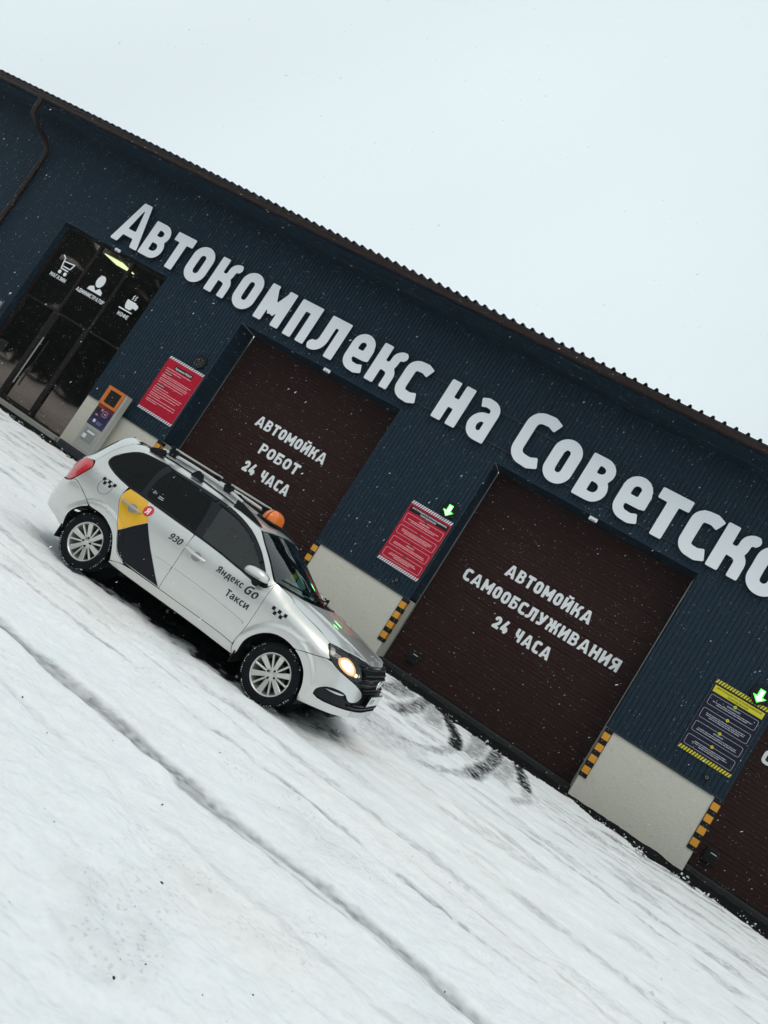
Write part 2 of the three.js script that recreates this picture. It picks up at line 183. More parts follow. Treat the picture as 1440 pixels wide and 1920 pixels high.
function yardSheet(name, x0, x1, z0, z1, step, tw, th, label) {
  const o = {}, nx = Math.round((x1 - x0) / step), nz = Math.round((z1 - z0) / step), pos = [], uv = [], idx = [];
  for (let j = 0; j <= nz; j++) for (let i = 0; i <= nx; i++) { const x = lerp(x0, x1, i / nx), z = lerp(z0, z1, j / nz); yard(x, z, o); pos.push(x, o.h - 0.004, z); uv.push(i / nx, j / nz); }
  for (let j = 0; j < nz; j++) for (let i = 0; i < nx; i++) { const a = j * (nx + 1) + i, b = a + nx + 1; idx.push(a, b, a + 1, a + 1, b, b + 1); }
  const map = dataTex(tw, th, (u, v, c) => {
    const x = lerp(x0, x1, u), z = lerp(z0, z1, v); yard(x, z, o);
    const tone = 0.985 + 0.10 * (o.mot - 0.5) + 0.05 * (o.n3 - 0.5) + 0.04 * (o.fine - 0.5), warm = sstep(0.5, 0.8, fbm(x * 0.6 + 20, z * 0.9, 3)) * 0.04, b = clamp(o.bareAndShade + o.grit * 0.18);
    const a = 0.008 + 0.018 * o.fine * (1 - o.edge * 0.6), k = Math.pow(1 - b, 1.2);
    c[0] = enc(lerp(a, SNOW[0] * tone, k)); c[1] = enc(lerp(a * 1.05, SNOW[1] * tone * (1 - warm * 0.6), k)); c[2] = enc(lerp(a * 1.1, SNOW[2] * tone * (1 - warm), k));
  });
  const bump = dataTex(tw / 2, th / 2, (u, v, c) => { const x = lerp(x0, x1, u), z = lerp(z0, z1, v); c[0] = 255 * (0.5 * vnoise(x * 55, z * 70) + 0.5 * vnoise(x * 22, z * 40)); }, false, 1);
  const rough = dataTex(tw / 4, th / 4, (u, v, c) => { yard(lerp(x0, x1, u), lerp(z0, z1, v), o); c[0] = c[1] = c[2] = 255 * lerp(0.9, 1.0, o.bareAndShade); }, false);
  const m = part(name, meshFrom(pos, idx, uv), new THREE.MeshPhysicalMaterial({ map, bumpMap: bump, bumpScale: 0.014, roughnessMap: rough, roughness: 1, specularIntensity: 0.0 }));
  tag(m, label, null, null, 'structure'); return m;
}
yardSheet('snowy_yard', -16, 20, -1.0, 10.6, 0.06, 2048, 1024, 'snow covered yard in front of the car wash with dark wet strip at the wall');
yardSheet('snowy_yard', 2.5, 15.5, 10.6, 16.6, 0.035, 2048, 1024, 'trampled snow in the foreground crossed by one long grey tyre track');
{ // the rest of the open ground to the horizon, laid round the two detailed sheets
  const sn = std(...SNOW, 0.9), g = [], q = (x0, x1, z0, z1) => { const p = new THREE.PlaneGeometry(x1 - x0, z1 - z0); p.rotateX(-Math.PI / 2); p.translate((x0 + x1) / 2, -0.006, (z0 + z1) / 2); g.push(p); };
  q(-900, -16, -900, 900); q(20, 900, -900, 900); q(-16, 20, -900, -1.0); q(-16, 2.5, 10.6, 900); q(15.5, 20, 10.6, 900); q(2.5, 15.5, 16.6, 900);
  tag(part('snow_field', g, sn), 'open snow covered ground around the yard', null, null, 'structure');
}

// ---------------------------------------------------------------- car wash building
const M = {
  clad: phy(0.0105, 0.0245, 0.0405, 0.55, { specularIntensity: 0.3 }), brown: phy(0.030, 0.0112, 0.0098, 0.6, { specularIntensity: 0.25 }), gutter: phy(0.023, 0.011, 0.010, 0.45, { specularIntensity: 0.5 }), flash: phy(0.012, 0.022, 0.034, 0.35, { specularIntensity: 0.6 }),
  black: phy(0.007, 0.007, 0.009, 0.5, { specularIntensity: 0.4 }), steel: std(0.42, 0.43, 0.43, 0.35, { metalness: 0.8 }), white: std(0.78, 0.8, 0.82, 0.45), roof: phy(0.01, 0.018, 0.03, 0.5, { specularIntensity: 0.4 }), frame: phy(0.012, 0.007, 0.006, 0.5, { specularIntensity: 0.35 }),
};
M.brown.bumpMap = (() => { const t = dataTex(256, 256, (u, v, c) => { c[0] = 255 * (0.5 * vnoise(u * 90, v * 22) + 0.5 * vnoise(u * 30 + 9, v * 60)); }, false, 1); return t; })(); M.brown.bumpScale = 0.0008;
const stucco = (() => {
  const map = dataTex(1024, 256, (u, v, c) => { const x = u * 8, y = v * 2, n = fbm(x * 60, y * 60, 3), st = sstep(0.66, 0.85, fbm(x * 9, y * 14, 3)) * 0.07 + sstep(0.74, 0.82, vnoise(x * 44, y * 44)) * 0.05, k = 0.94 + 0.12 * (n - 0.5) - st; c[0] = enc(0.66 * k); c[1] = enc(0.638 * k); c[2] = enc(0.555 * k); });
  const bump = dataTex(1024, 256, (u, v, c) => { c[0] = 255 * fbm(u * 420, v * 105, 3); }, false, 1);
  return new THREE.MeshStandardMaterial({ map, bumpMap: bump, bumpScale: 0.004, roughness: 0.95 });
})();
const uvMetres = (g, sx = 8, sy = 2) => { const p = g.attributes.position, n = g.attributes.normal, u = []; for (let i = 0; i < p.count; i++) { const nx = Math.abs(n.getX(i)); u.push((nx > 0.7 ? p.getZ(i) : p.getX(i)) / sx, p.getY(i) / sy); } g.setAttribute('uv', new THREE.Float32BufferAttribute(u, 2)); return g; };
const eL = -9.735, eR = -5.629, g1L = -2.806, g1R = 2.272, g2L = 4.968, g2R = 9.941, g3L = 12.441, g3R = 17.5, TE = 5.354, T1 = 5.236, T2 = 5.213, T3 = 5.2, PL = 1.506, BL = -24, BR = 20, DZ = -0.78;
const building = thing('car_wash_building', 'long dark blue ribbed metal car wash building with brown doors and beige plinth', 'building');
function ribs(x0, x1, y0, y1, pitch = 0.1, axis = 'x') {            // upright boards with a real groove at every joint
  const pos = [], nor = [], gw = 0.011, gd = 0.016; let pts = [[x0, 0]];
  for (let x = Math.ceil(x0 / pitch + 0.15) * pitch; x < x1 - 0.02; x += pitch) pts.push([x - gw, 0], [x - gw * 0.4, -gd], [x + gw * 0.4, -gd], [x + gw, 0]);
  pts.push([x1, 0]);
  for (let i = 0; i + 1 < pts.length; i++) { const [a, za] = pts[i], [b, zb] = pts[i + 1], L = Math.hypot(b - a, zb - za), nx = -(zb - za) / L, nz = (b - a) / L; pos.push(a, y0, za, b, y0, zb, b, y1, zb, a, y0, za, b, y1, zb, a, y1, za); for (let k = 0; k < 6; k++) nor.push(nx, 0, nz); }
  const g = new THREE.BufferGeometry(); g.setAttribute('position', new THREE.Float32BufferAttribute(pos, 3)); g.setAttribute('normal', new THREE.Float32BufferAttribute(nor, 3)); g.setAttribute('uv', new THREE.Float32BufferAttribute(new Float32Array(pos.length / 3 * 2), 2)); return g;
}
{ // cladding: boards about ten centimetres wide, joined into one part (several hundred, thinner than can be picked apart)
  const top = 8.0, g = [];
  for (const [a, b, y] of [[BL, eL, PL], [eL, eR, TE], [eR, g1L, PL], [g1L, g1R, T1], [g1R, g2L, PL], [g2L, g2R, T2], [g2R, g3L, PL], [g3L, g3R, T3], [g3R, BR, PL]]) g.push(ribs(a, b, y, top));
  const c = part('cladding', g, M.clad, building); c.userData.kind = 'stuff';
  // plinth blocks between the openings, with a drip flashing along the top
  for (const [a, b] of [[BL, eL], [eR, g1L], [g1R, g2L], [g2R, g3L], [g3R, BR]]) part('plinth', uvMetres(box(a + 0.004, b - 0.004, -0.1, PL - 0.012, -0.74, -0.006)), stucco, building);
  for (const [a, b] of [[BL, eL], [eR, g1L], [g1R, g2L], [g2R, g3L], [g3R, BR]]) part('drip_flashing', [box(a, b, PL - 0.01, PL + 0.022, -0.01, 0.022), box(a, b, PL - 0.03, PL - 0.012, 0.012, 0.024)], M.flash, building);
  // trims round the openings
  for (const [a, b, y, s] of [[eL, eR, TE, 0.05], [g1L, g1R, T1, 0.06], [g2L, g2R, T2, 0.05], [g3L, g3R, T3, 0.05]]) {
    part('opening_trim', [box(a - s, b + s, y, y + 0.055, 0.002, 0.014), box(a - s, a, PL + 0.024, y - 0.001, 0.002, 0.012), box(b, b + s, PL + 0.024, y - 0.001, 0.002, 0.012)], M.clad, building);
  }
  // reveals of the wash bays, their boards lie flat one above another with a joint you can see
  for (const [a, b, y] of [[g1L, g1R, T1], [g2L, g2R, T2], [g3L, g3R, T3]]) {
    part('lintel_reveal', box(a, b, y, y + 0.12, DZ - 0.05, -0.012), M.clad, building);
    for (const [x, d] of [[a, -1], [b, 1]]) { const list = []; for (let yy = PL + 0.03; yy < y - 0.01; yy += 0.235) list.push(box(Math.min(x, x + d * 0.03), Math.max(x, x + d * 0.03), yy, Math.min(yy + 0.229, y - 0.002), DZ + 0.02, -0.004)); part('jamb_cladding', list, M.clad, building).userData.kind = 'stuff';
      part('door_rail', box(Math.min(x - d * 0.002, x - d * 0.02), Math.max(x - d * 0.002, x - d * 0.02), 0.05, y - 0.06, DZ + 0.012, DZ + 0.035), M.steel, building); }
  }
  for (const [x, d] of [[eL, -1], [eR, 1]]) part('jamb_cladding', box(Math.min(x, x + d * 0.03), Math.max(x, x + d * 0.03), PL + 0.03, TE, -0.3, -0.004), M.clad, building);
  part('lintel_reveal', box(eL, eR, TE, TE + 0.1, -0.35, -0.012), M.clad, building);
  part('door_sill', box(eL, eR, -0.05, 0.06, -0.36, 0.12), std(0.32, 0.32, 0.29, 0.8), building);
  for (const [a, b] of [[g1L, g1R], [g2L, g2R], [g3L, g3R]]) part('bay_threshold', uvMetres(box(a + 0.01, b - 0.01, -0.1, 0.035, DZ - 0.1, -0.35 )), std(0.018, 0.019, 0.019, 0.95), building);
  // back, sides
  part('side_wall', box(BR, BR + 0.2, 0, 8.2, -22, 0), M.clad, building); part('side_wall', box(BL - 0.2, BL, 0, 8.2, -22, 0), M.clad, building); part('rear_wall', box(BL, BR, 0, 8.2, -22.2, -22), M.clad, building);
}
const EAVE = (x) => 7.985 - 0.0105 * (x + 0.34);                      // the eaves fall slightly to the right
{ // roof of ribbed sheet, gutter, soffit: built level and then tilted as one line
  const tilt = Math.atan(-0.0105), up = (g) => { g.translate(0.34, 0, 0); g.rotateZ(tilt); g.translate(-0.34, 7.985, 0); return g; };
  const prof = []; for (let x = BL - 0.3; x < BR + 0.3; x += 0.25) prof.push([x, 0], [x + 0.085, 0], [x + 0.11, 0.06], [x + 0.155, 0.06], [x + 0.18, 0]);
  const pos = [], idx = [], sl = 0.2; prof.forEach(([x, y], i) => { for (const [z, k] of [[1.12, 0], [-11, 1]]) for (const t of [0, -0.004]) pos.push(x, 0.045 + y + t + (1.12 - z) * sl, z); if (i) { const a = (i - 1) * 4, b = i * 4; idx.push(a, b, a + 2, b, b + 2, a + 2, a + 1, a + 3, b + 1, b + 1, a + 3, b + 3, a, a + 1, b, b, a + 1, b + 1); } });
  const rf = meshFrom(pos, idx).toNonIndexed(); rf.computeVertexNormals(); rf.setAttribute('uv', new THREE.Float32BufferAttribute(new Float32Array(rf.attributes.position.count * 2), 2));
  const roof = part('roof', [up(rf)], M.roof, building);
  part('roof', [up((() => { const g = box(BL - 0.3, BR + 0.3, -0.02, 0, 0, 12); g.rotateX(0.2); g.translate(0, 0.05 + 12.1 * sl, -11 - 12); return g; })())], M.roof, building, 'rear slope of the roof');
  // half round gutter hung below the sheet edge, with brackets and joints
  const gp = []; for (let i = 0; i <= 12; i++) { const a = Math.PI * (1 + i / 12); gp.push(new THREE.Vector2(1.13 + 0.105 * Math.cos(a), -0.04 + 0.128 * Math.sin(a))); }
  const shp = new THREE.Shape(gp.concat([...gp].reverse().map((p) => new THREE.Vector2(1.13 + (p.x - 1.13) * 0.95, -0.04 + (p.y + 0.04) * 0.95)))), gg = new THREE.ExtrudeGeometry(shp, { depth: BR - BL + 0.6, bevelEnabled: false }); gg.rotateY(-Math.PI / 2); gg.rotateY(Math.PI); 
  const fix = new THREE.Matrix4().set(0, 0, -1, BR + 0.3, 0, 1, 0, 0, 1, 0, 0, 0, 0, 0, 0, 1); const gg2 = new THREE.ExtrudeGeometry(shp, { depth: BR - BL + 0.6, bevelEnabled: false, curveSegments: 4 }); gg2.applyMatrix4(fix);
  const lipG = new THREE.CylinderGeometry(0.014, 0.014, BR - BL + 0.6, 8); lipG.rotateZ(Math.PI / 2); lipG.translate((BL + BR) / 2, -0.04, 1.235);
  part('gutter', [up(gg2), up(lipG)], M.gutter, building);
  part('fascia_board', up(box(BL - 0.3, BR + 0.3, -0.215, 0.035, 1.0, 1.024)), M.clad, building);
  part('eaves_edge_trim', up(box(BL - 0.3, BR + 0.3, -0.225, -0.198, 0.47, 0.50)), phy(0.018, 0.036, 0.052, 0.4, { specularIntensity: 0.5 }), building);
  { const list = []; for (let x = BL; x < BR; x += 0.6) list.push(box(x, x + 0.592, -0.212, -0.197, 0.004, 0.468), box(x + 0.1, x + 0.692, -0.212, -0.197, 0.502, 0.998)); list.forEach(up); part('soffit', list, M.clad, building).userData.kind = 'stuff'; }
  // downpipe: outlet, swan neck back to the wall, straight run with brackets
  const X = -11.9, y0 = EAVE(X);
  part('downpipe', [bar([X, y0 - 0.14, 1.13], [X, y0 - 0.5, 1.13], 0.075, 14), tube([[X, y0 - 0.46, 1.13], [X, y0 - 0.6, 1.1], [X + 0.03, y0 - 0.78, 0.85], [X + 0.05, 7.12, 0.3], [X + 0.08, 6.95, 0.14], [X + 0.09, 6.75, 0.1]], 0.075, 14, 48), bar([X + 0.09, 6.8, 0.1], [X + 0.12, 0.2, 0.1], 0.075, 14)], M.gutter, building);
  for (const y of [5.6, 3.6, 1.7]) part('pipe_bracket', [(() => { const g = new THREE.CylinderGeometry(0.082, 0.082, 0.05, 14); g.translate(X + 0.11, y, 0.1); return g; })(), box(X + 0.06, X + 0.16, y - 0.015, y + 0.015, 0.0, 0.06)], M.gutter, building);
}
{ // dark mounting rails behind the big letters
  const r = []; for (const [y, dy] of [[6.33, -0.0075], [5.575, -0.0075]]) { const g = box(-8.2, 13.5, y - 0.014, y + 0.014, 0.004, 0.03); g.translate(-2.5, -y, 0); g.rotateZ(Math.atan(dy)); g.translate(2.5, y, 0); r.push(g); }
  r.forEach((g) => part('letter_rail', g, std(0.008, 0.013, 0.02, 0.5), building));
}
// ---- sectional garage doors: 11 panels, five ribs pressed in each, lettering in white film
const whiteFilm = std(0.87, 0.885, 0.9, 0.5);
const GW = { 'А': 1.02, 'В': 0.8, 'Т': 0.78, 'О': 0.76, 'М': 1.02, 'Й': 0.84, 'К': 0.8, 'Р': 0.74, 'Б': 0.76, '2': 0.74, '4': 0.78, 'Ч': 0.76, 'С': 0.74, 'Л': 0.86, 'У': 0.86, 'Ж': 1.16, 'И': 0.84, 'Н': 0.82, 'Я': 0.82, 'Ф': 1.0, 'Д': 0.95, 'Г': 0.66, 'З': 0.7, 'Е': 0.68, 'П': 0.8 };
function textLine(str, x0, x1, y, h, z, parent, mat, depth = 0.004, t = 0.235, res = 56) {
  const gap = 0.13, sp = 0.42; let w = 0; [...str].forEach((c, i) => { w += c === ' ' ? sp : GW[c] * 0.8; if (i + 1 < str.length) w += gap; });
  const sx = (x1 - x0) / (w * h); let x = x0;
  for (const c of str) { if (c === ' ') { x += (sp + gap) * h * sx; continue; } const cw = GW[c] * 0.8 * h * sx, g = letterGeo(c, cw, h, t * h * Math.min(1, sx * 1.05), depth, res); g.translate(x, y, z); part('letter', g, mat, parent); x += cw + gap * h * sx; }
}
function garageDoor(a, b, top, lines, label, boxX) {
  const d = sub('garage_door', building, label), n = 9, y0 = 0.06, H = (top - 0.01 - y0) / n;
  const prof = []; const R = 6, p = H / R; prof.push([0.004, -0.022], [0.010, 0]);
  for (let k = 1; k < R; k++) prof.push([k * p - 0.009, 0], [k * p - 0.003, -0.010], [k * p + 0.003, -0.010], [k * p + 0.009, 0]);
  prof.push([H - 0.010, 0], [H - 0.004, -0.022]);
  const pos = [], nor = [], uv = []; for (let i = 0; i + 1 < prof.length; i++) { const [ya, za] = prof[i], [yb, zb] = prof[i + 1], L = Math.hypot(yb - ya, zb - za), ny = -(zb - za) / L, nz = (yb - ya) / L; pos.push(a + 0.02, ya, za, b - 0.02, ya, za, b - 0.02, yb, zb, a + 0.02, ya, za, b - 0.02, yb, zb, a + 0.02, yb, zb); uv.push(a, ya, b, ya, b, yb, a, ya, b, yb, a, yb); for (let k = 0; k < 6; k++) nor.push(0, ny, nz); }
  const g = new THREE.BufferGeometry(); g.setAttribute('position', new THREE.Float32BufferAttribute(pos, 3)); g.setAttribute('normal', new THREE.Float32BufferAttribute(nor, 3)); g.setAttribute('uv', new THREE.Float32BufferAttribute(uv, 2));
  for (let i = 0; i < n; i++) part('panel', g, M.brown, d).position.set(0, y0 + i * H, DZ);
  part('door_backing', box(a, b, 0.02, top + 0.02, DZ - 0.1, DZ - 0.024), M.black, d);
  part('bottom_seal', box(a + 0.02, b - 0.02, 0.036, 0.058, DZ - 0.03, DZ + 0.006), M.black, d);
  for (const [str, x0, x1, y, h] of lines) textLine(str, x0, x1, y, h, DZ + 0.002, d, whiteFilm);
  part('lock_box', [rbox(boxX, boxX + 0.26, 0.28, 0.56, DZ + 0.001, DZ + 0.09, 0.015)], M.black, d); part('box_sticker', box(boxX + 0.1, boxX + 0.22, 0.485, 0.5, DZ + 0.091, DZ + 0.093), M.white, d);
}
garageDoor(g1L, g1R, T1, [['АВТОМОЙКА', -1.31, 0.99, 3.17, 0.3], ['РОБОТ', -0.77, 0.52, 2.575, 0.3], ['24 ЧАСА', -0.91, 0.6, 1.985, 0.3]], 'brown sectional door lettered for the robot wash', -2.2);
garageDoor(g2L, g2R, T2, [['АВТОМОЙКА', 6.36, 8.55, 3.165, 0.3], ['САМООБСЛУЖИВАНИЯ', 5.56, 9.56, 2.58, 0.295], ['24 ЧАСА', 6.73, 8.19, 1.995, 0.295]], 'brown sectional door lettered for the self service wash', 5.47);
garageDoor(g3L, g3R, T3, [['АВТОМОЙКА', 13.65, 15.85, 3.165, 0.3], ['САМООБСЛУЖИВАНИЯ', 12.8, 16.8, 2.58, 0.295], ['24 ЧАСА', 14.0, 15.5, 1.995, 0.295]], 'brown sectional door at the right edge of the picture', 12.75);
// ---- glazed entrance: brown frames, half mirrored bronze panes, white pictograms
{
  const en = sub('glazed_entrance', building, 'tall dark glass entrance with white pictograms'), Z = -0.25, xs = [eL + 0.02, -8.34, -7.04, eR - 0.02], mid = 2.98;
  const glass = new THREE.MeshStandardMaterial({ color: lin(0.205, 0.165, 0.145), metalness: 1, roughness: 0.03, transparent: true, opacity: 0.7, side: THREE.DoubleSide });
  const pane = (x0, x1, y0, y1, bow) => { const g = new THREE.PlaneGeometry(x1 - x0, y1 - y0, 14, 18), p = g.attributes.position; for (let i = 0; i < p.count; i++) { const u = p.getX(i) / (x1 - x0) * 2, v = p.getY(i) / (y1 - y0) * 2; p.setZ(i, -bow * (1 - u * u) * (1 - v * v)); } g.computeVertexNormals(); g.translate((x0 + x1) / 2, (y0 + y1) / 2, Z); part('pane', g, glass, en); };
  const fr = (x0, x1, y0, y1, d = 0.05) => part('frame', rbox(x0, x1, y0, y1, Z - 0.03, Z + d, 0.006, 1), M.frame, en);
  for (let i = 0; i < 4; i++) { const w = i === 0 || i === 3 ? 0.05 : 0.045; fr(xs[i] - w, xs[i] + w, 0.06, TE - 0.002, 0.055 + i * 0.001); }
  for (let i = 0; i < 3; i++) { const a = xs[i] + 0.047, b = xs[i + 1] - 0.047; fr(a, b, mid - 0.022, mid + 0.022, 0.03); fr(a, b, TE - 0.07, TE - 0.003, 0.045); fr(a, b, 0.062, i === 2 ? 0.1 : 0.2, 0.048);
    if (i < 2) { fr(a, a + 0.09, 0.202, mid - 0.024, 0.043); fr(b - 0.09, b, 0.202, mid - 0.024, 0.043); pane(a + 0.09, b - 0.09, 0.2, mid - 0.022, 0.007); } else pane(a, b, 0.1, mid - 0.022, 0.008);
    pane(a, b, mid + 0.022, TE - 0.07, 0.006); }
  part('pull_handle', [bar([-8.15, 0.62, Z + 0.11], [-8.15, 2.16, Z + 0.11], 0.02, 12), bar([-8.15, 0.85, Z + 0.04], [-8.15, 0.85, Z + 0.11], 0.012), bar([-8.15, 1.95, Z + 0.04], [-8.15, 1.95, Z + 0.11], 0.012)], std(0.5, 0.5, 0.48, 0.3, { metalness: 0.9 }), en);
  // pictograms of white film, a few millimetres before the glass
  const zf = Z + 0.012, flat = (shape, z = zf) => { const g = new THREE.ExtrudeGeometry(shape, { depth: 0.003, bevelEnabled: false, curveSegments: 14 }); g.translate(0, 0, z); return g; };
  const line = (pts, w) => { const out = []; for (let i = 0; i + 1 < pts.length; i++) { const [ax, ay] = pts[i], [bx, by] = pts[i + 1], L = Math.hypot(bx - ax, by - ay), nx = -(by - ay) / L * w / 2, ny = (bx - ax) / L * w / 2, e = w * 0.3 / L * (i ? 1 : 0); out.push(flat(new THREE.Shape([[ax - (bx - ax) * e + nx, ay - (by - ay) * e + ny], [ax - (bx - ax) * e - nx, ay - (by - ay) * e - ny], [bx - nx, by - ny], [bx + nx, by + ny]].map((q) => new THREE.Vector2(...q))), zf + i * 0.0006)); } return out; };
  const disc = (x, y, r, ri) => { const s = new THREE.Shape().absarc(x, y, r, 0, 6.2831); if (ri) s.holes.push(new THREE.Path().absarc(x, y, ri, 0, 6.2831, true)); return flat(s); };
  part('cart_icon', [...line([[-9.36, 4.52], [-9.24, 4.46], [-9.17, 4.14], [-8.88, 4.14]], 0.04), ...line([[-9.21, 4.36], [-8.8, 4.4], [-8.86, 4.22], [-9.15, 4.22]], 0.035), disc(-9.14, 4.03, 0.06, 0.025), disc(-8.92, 4.03, 0.06, 0.025)], whiteFilm, en);
  { const head = new THREE.Shape().absellipse(-7.68, 4.36, 0.15, 0.19, 0, 6.2831), body = new THREE.Shape([[-7.96, 4.0], [-7.94, 4.1], [-7.8, 4.17], [-7.68, 4.06], [-7.56, 4.17], [-7.42, 4.1], [-7.4, 4.0]].map((q) => new THREE.Vector2(...q))); part('person_icon', [flat(head), flat(body)], whiteFilm, en); }
  { const cup = new THREE.Shape(); cup.moveTo(-6.54, 4.32); cup.lineTo(-6.2, 4.32); cup.bezierCurveTo(-6.2, 4.17, -6.24, 4.08, -6.3, 4.06); cup.lineTo(-6.44, 4.06); cup.bezierCurveTo(-6.5, 4.08, -6.54, 4.17, -6.54, 4.32);
    const ring = new THREE.Shape().absellipse(-6.17, 4.22, 0.085, 0.075, 0, 6.2831); ring.holes.push(new THREE.Path().absellipse(-6.17, 4.22, 0.05, 0.042, 0, 6.2831, true)); const rg = flat(ring, zf - 0.0035);
    part('cup_icon', [flat(cup), rg, ...line([[-6.66, 4.005], [-6.16, 4.005]], 0.035), ...line([[-6.42, 4.36], [-6.39, 4.41], [-6.42, 4.45], [-6.38, 4.51]], 0.025), ...line([[-6.33, 4.36], [-6.3, 4.41], [-6.33, 4.45], [-6.29, 4.51]], 0.025)], whiteFilm, en); }
  const small = (s, x0, x1, y) => { const grp = []; const tmp = new THREE.Group(); textLine(s, x0, x1, y, 0.12, zf, tmp, whiteFilm, 0.003, 0.17, 44); tmp.children.forEach((m) => grp.push(m.geometry)); part('word', grp, whiteFilm, en); };
  small('МАГАЗИН', -9.4, -8.76, 3.8); small('АДМИНИСТРАТОР', -8.28, -7.16, 3.8); small('КОФЕ', -6.58, -6.18, 3.79);
  // the room behind: dark walls, floor and a lit ceiling panel
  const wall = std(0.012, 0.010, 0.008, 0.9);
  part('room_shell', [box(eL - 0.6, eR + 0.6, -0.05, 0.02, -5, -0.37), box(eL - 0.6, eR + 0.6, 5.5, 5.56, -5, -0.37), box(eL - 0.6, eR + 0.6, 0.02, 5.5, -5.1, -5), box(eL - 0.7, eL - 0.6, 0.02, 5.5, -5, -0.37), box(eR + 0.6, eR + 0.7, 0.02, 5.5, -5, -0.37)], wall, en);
  const lp = part('ceiling_lamp', box(-9.75, -8.95, 5.44, 5.47, -2.5, -1.85), new THREE.MeshStandardMaterial({ color: 0xffffff, emissive: lin(0.86, 1, 0.5), emissiveIntensity: 3.2 }), en);
  const pl = new THREE.PointLight(0xf3ffb8, 0.15); pl.position.set(-9.25, 5.36, -2.07); pl.shadow.radius = 8; pl.castShadow = true; scene.add(pl);
}
// ---------------------------------------------------------------- big facade letters, each a box letter 0.1 m deep
{
  const sign = thing('facade_lettering', 'big white box letters along the top of the dark blue facade', 'sign', [0, 0, 0]);
  const face = std(0.83, 0.86, 0.9, 0.4), side = std(0.012, 0.014, 0.04, 0.5), T = 0.262;
  const L = [['А', -7.97, -6.92, 5.55, 1.33], ['В', -6.88, -6.17, 5.55, 1.05], ['Т', -6.05, -5.37, 5.54, 1.05], ['О', -5.24, -4.53, 5.51, 1.08], ['К', -4.36, -3.65, 5.52, 1.04], ['О', -3.47, -2.78, 5.49, 1.08], ['М', -2.6, -1.76, 5.5, 1.04], ['П', -1.58, -0.9, 5.47, 1.05], ['Л', -0.73, 0.03, 5.45, 1.04], ['е', 0.24, 0.91, 5.44, 1.06], ['К', 1.04, 1.73, 5.46, 1.04], ['С', 1.86, 2.5, 5.43, 1.07], ['Н', 3.04, 3.7, 5.425, 1.05], ['а', 3.88, 4.5, 5.41, 1.06], ['С', 5.1, 5.84, 5.42, 1.33], ['О', 5.95, 6.62, 5.4, 1.09], ['В', 6.79, 7.47, 5.42, 1.05], ['е', 7.66, 8.34, 5.4, 1.09], ['Т', 8.43, 9.14, 5.44, 1.04], ['С', 9.22, 9.84, 5.4, 1.08], ['К', 9.92, 10.62, 5.43, 1.04], ['О', 10.7, 11.38, 5.38, 1.08], ['Й', 11.6, 12.3, 5.42, 1.04]];
  for (const [c, x0, x1, y, h] of L) { const g = letterGeo(c, x1 - x0, h, T, 0.09, 84); g.translate(x0, y, 0.035); const m = part('letter', g, [face, side], sign); m.userData.label = 'letter ' + c; }
}
// ---------------------------------------------------------------- instruction boards (flat print on thin sheet)
function stripes(c, x, y, w, h, n, col, bg) { c.fillStyle = bg; c.fillRect(x, y, w, h); c.save(); c.beginPath(); c.rect(x, y, w, h); c.clip(); c.fillStyle = col; const p = w / n; for (let i = -1; i <= n; i++) { const a = x + i * p; c.beginPath(); c.moveTo(a, y + h); c.lineTo(a + p * 0.62, y + h); c.lineTo(a + p * 1.1, y); c.lineTo(a + p * 0.48, y); c.fill(); } c.restore(); }
function rr(c, x, y, w, h, r) { c.beginPath(); c.moveTo(x + r, y); c.arcTo(x + w, y, x + w, y + h, r); c.arcTo(x + w, y + h, x, y + h, r); c.arcTo(x, y + h, x, y, r); c.arcTo(x, y, x + w, y, r); c.closePath(); }
function instruct(bg, ink, stripe, sbg, hbg, hink, dot, dink, num) {
  return canvasTex(720, 1024, (c, W, H) => {
    c.fillStyle = bg; c.fillRect(0, 0, W, H); stripes(c, 0, 0, W, 52, 19, stripe, sbg); stripes(c, 0, H - 52, W, 52, 19, stripe, sbg);
    c.fillStyle = hbg; c.fillRect(22, 78, W - 44, 92); c.fillStyle = hink; c.textAlign = 'center'; c.textBaseline = 'middle'; c.font = 'bold 34px sans-serif';
    c.fillText('ИНСТРУКЦИЯ ПО ИСПОЛЬЗОВАНИЮ', W / 2, 106, W - 70); c.fillText('ОБОРУДОВАНИЯ', W / 2, 146, 330);
    const r = rng(num), ys = [208, 408, 606, 804];
    ys.forEach((y, k) => { c.strokeStyle = ink; c.lineWidth = 5; rr(c, 36, y, W - 72, 138, 22); c.stroke(); c.fillStyle = dot; c.beginPath(); c.arc(W / 2, y, 21, 0, 7); c.fill(); c.fillStyle = dink; c.font = 'bold 24px sans-serif'; c.fillText(String(k + 1), W / 2, y + 1);
      c.fillStyle = ink; let ly = y + 46; if (k === 0 || k === 2) { c.font = 'bold 30px sans-serif'; c.fillText(k ? 'ОПАСНО!' : 'ВНИМАНИЕ!', W / 2, y + 40); ly = y + 72; }
      for (const lw of k === 0 ? [540, 420] : k === 1 ? [530, 520, 420] : k === 2 ? [520, 540] : [430, 480, 280]) { let x = W / 2 - lw / 2; while (x < W / 2 + lw / 2) { const ww = Math.min(16 + r() * 60, W / 2 + lw / 2 - x); c.fillRect(x, ly, ww, 9); x += ww + 7; } ly += 23; } });
  });
}
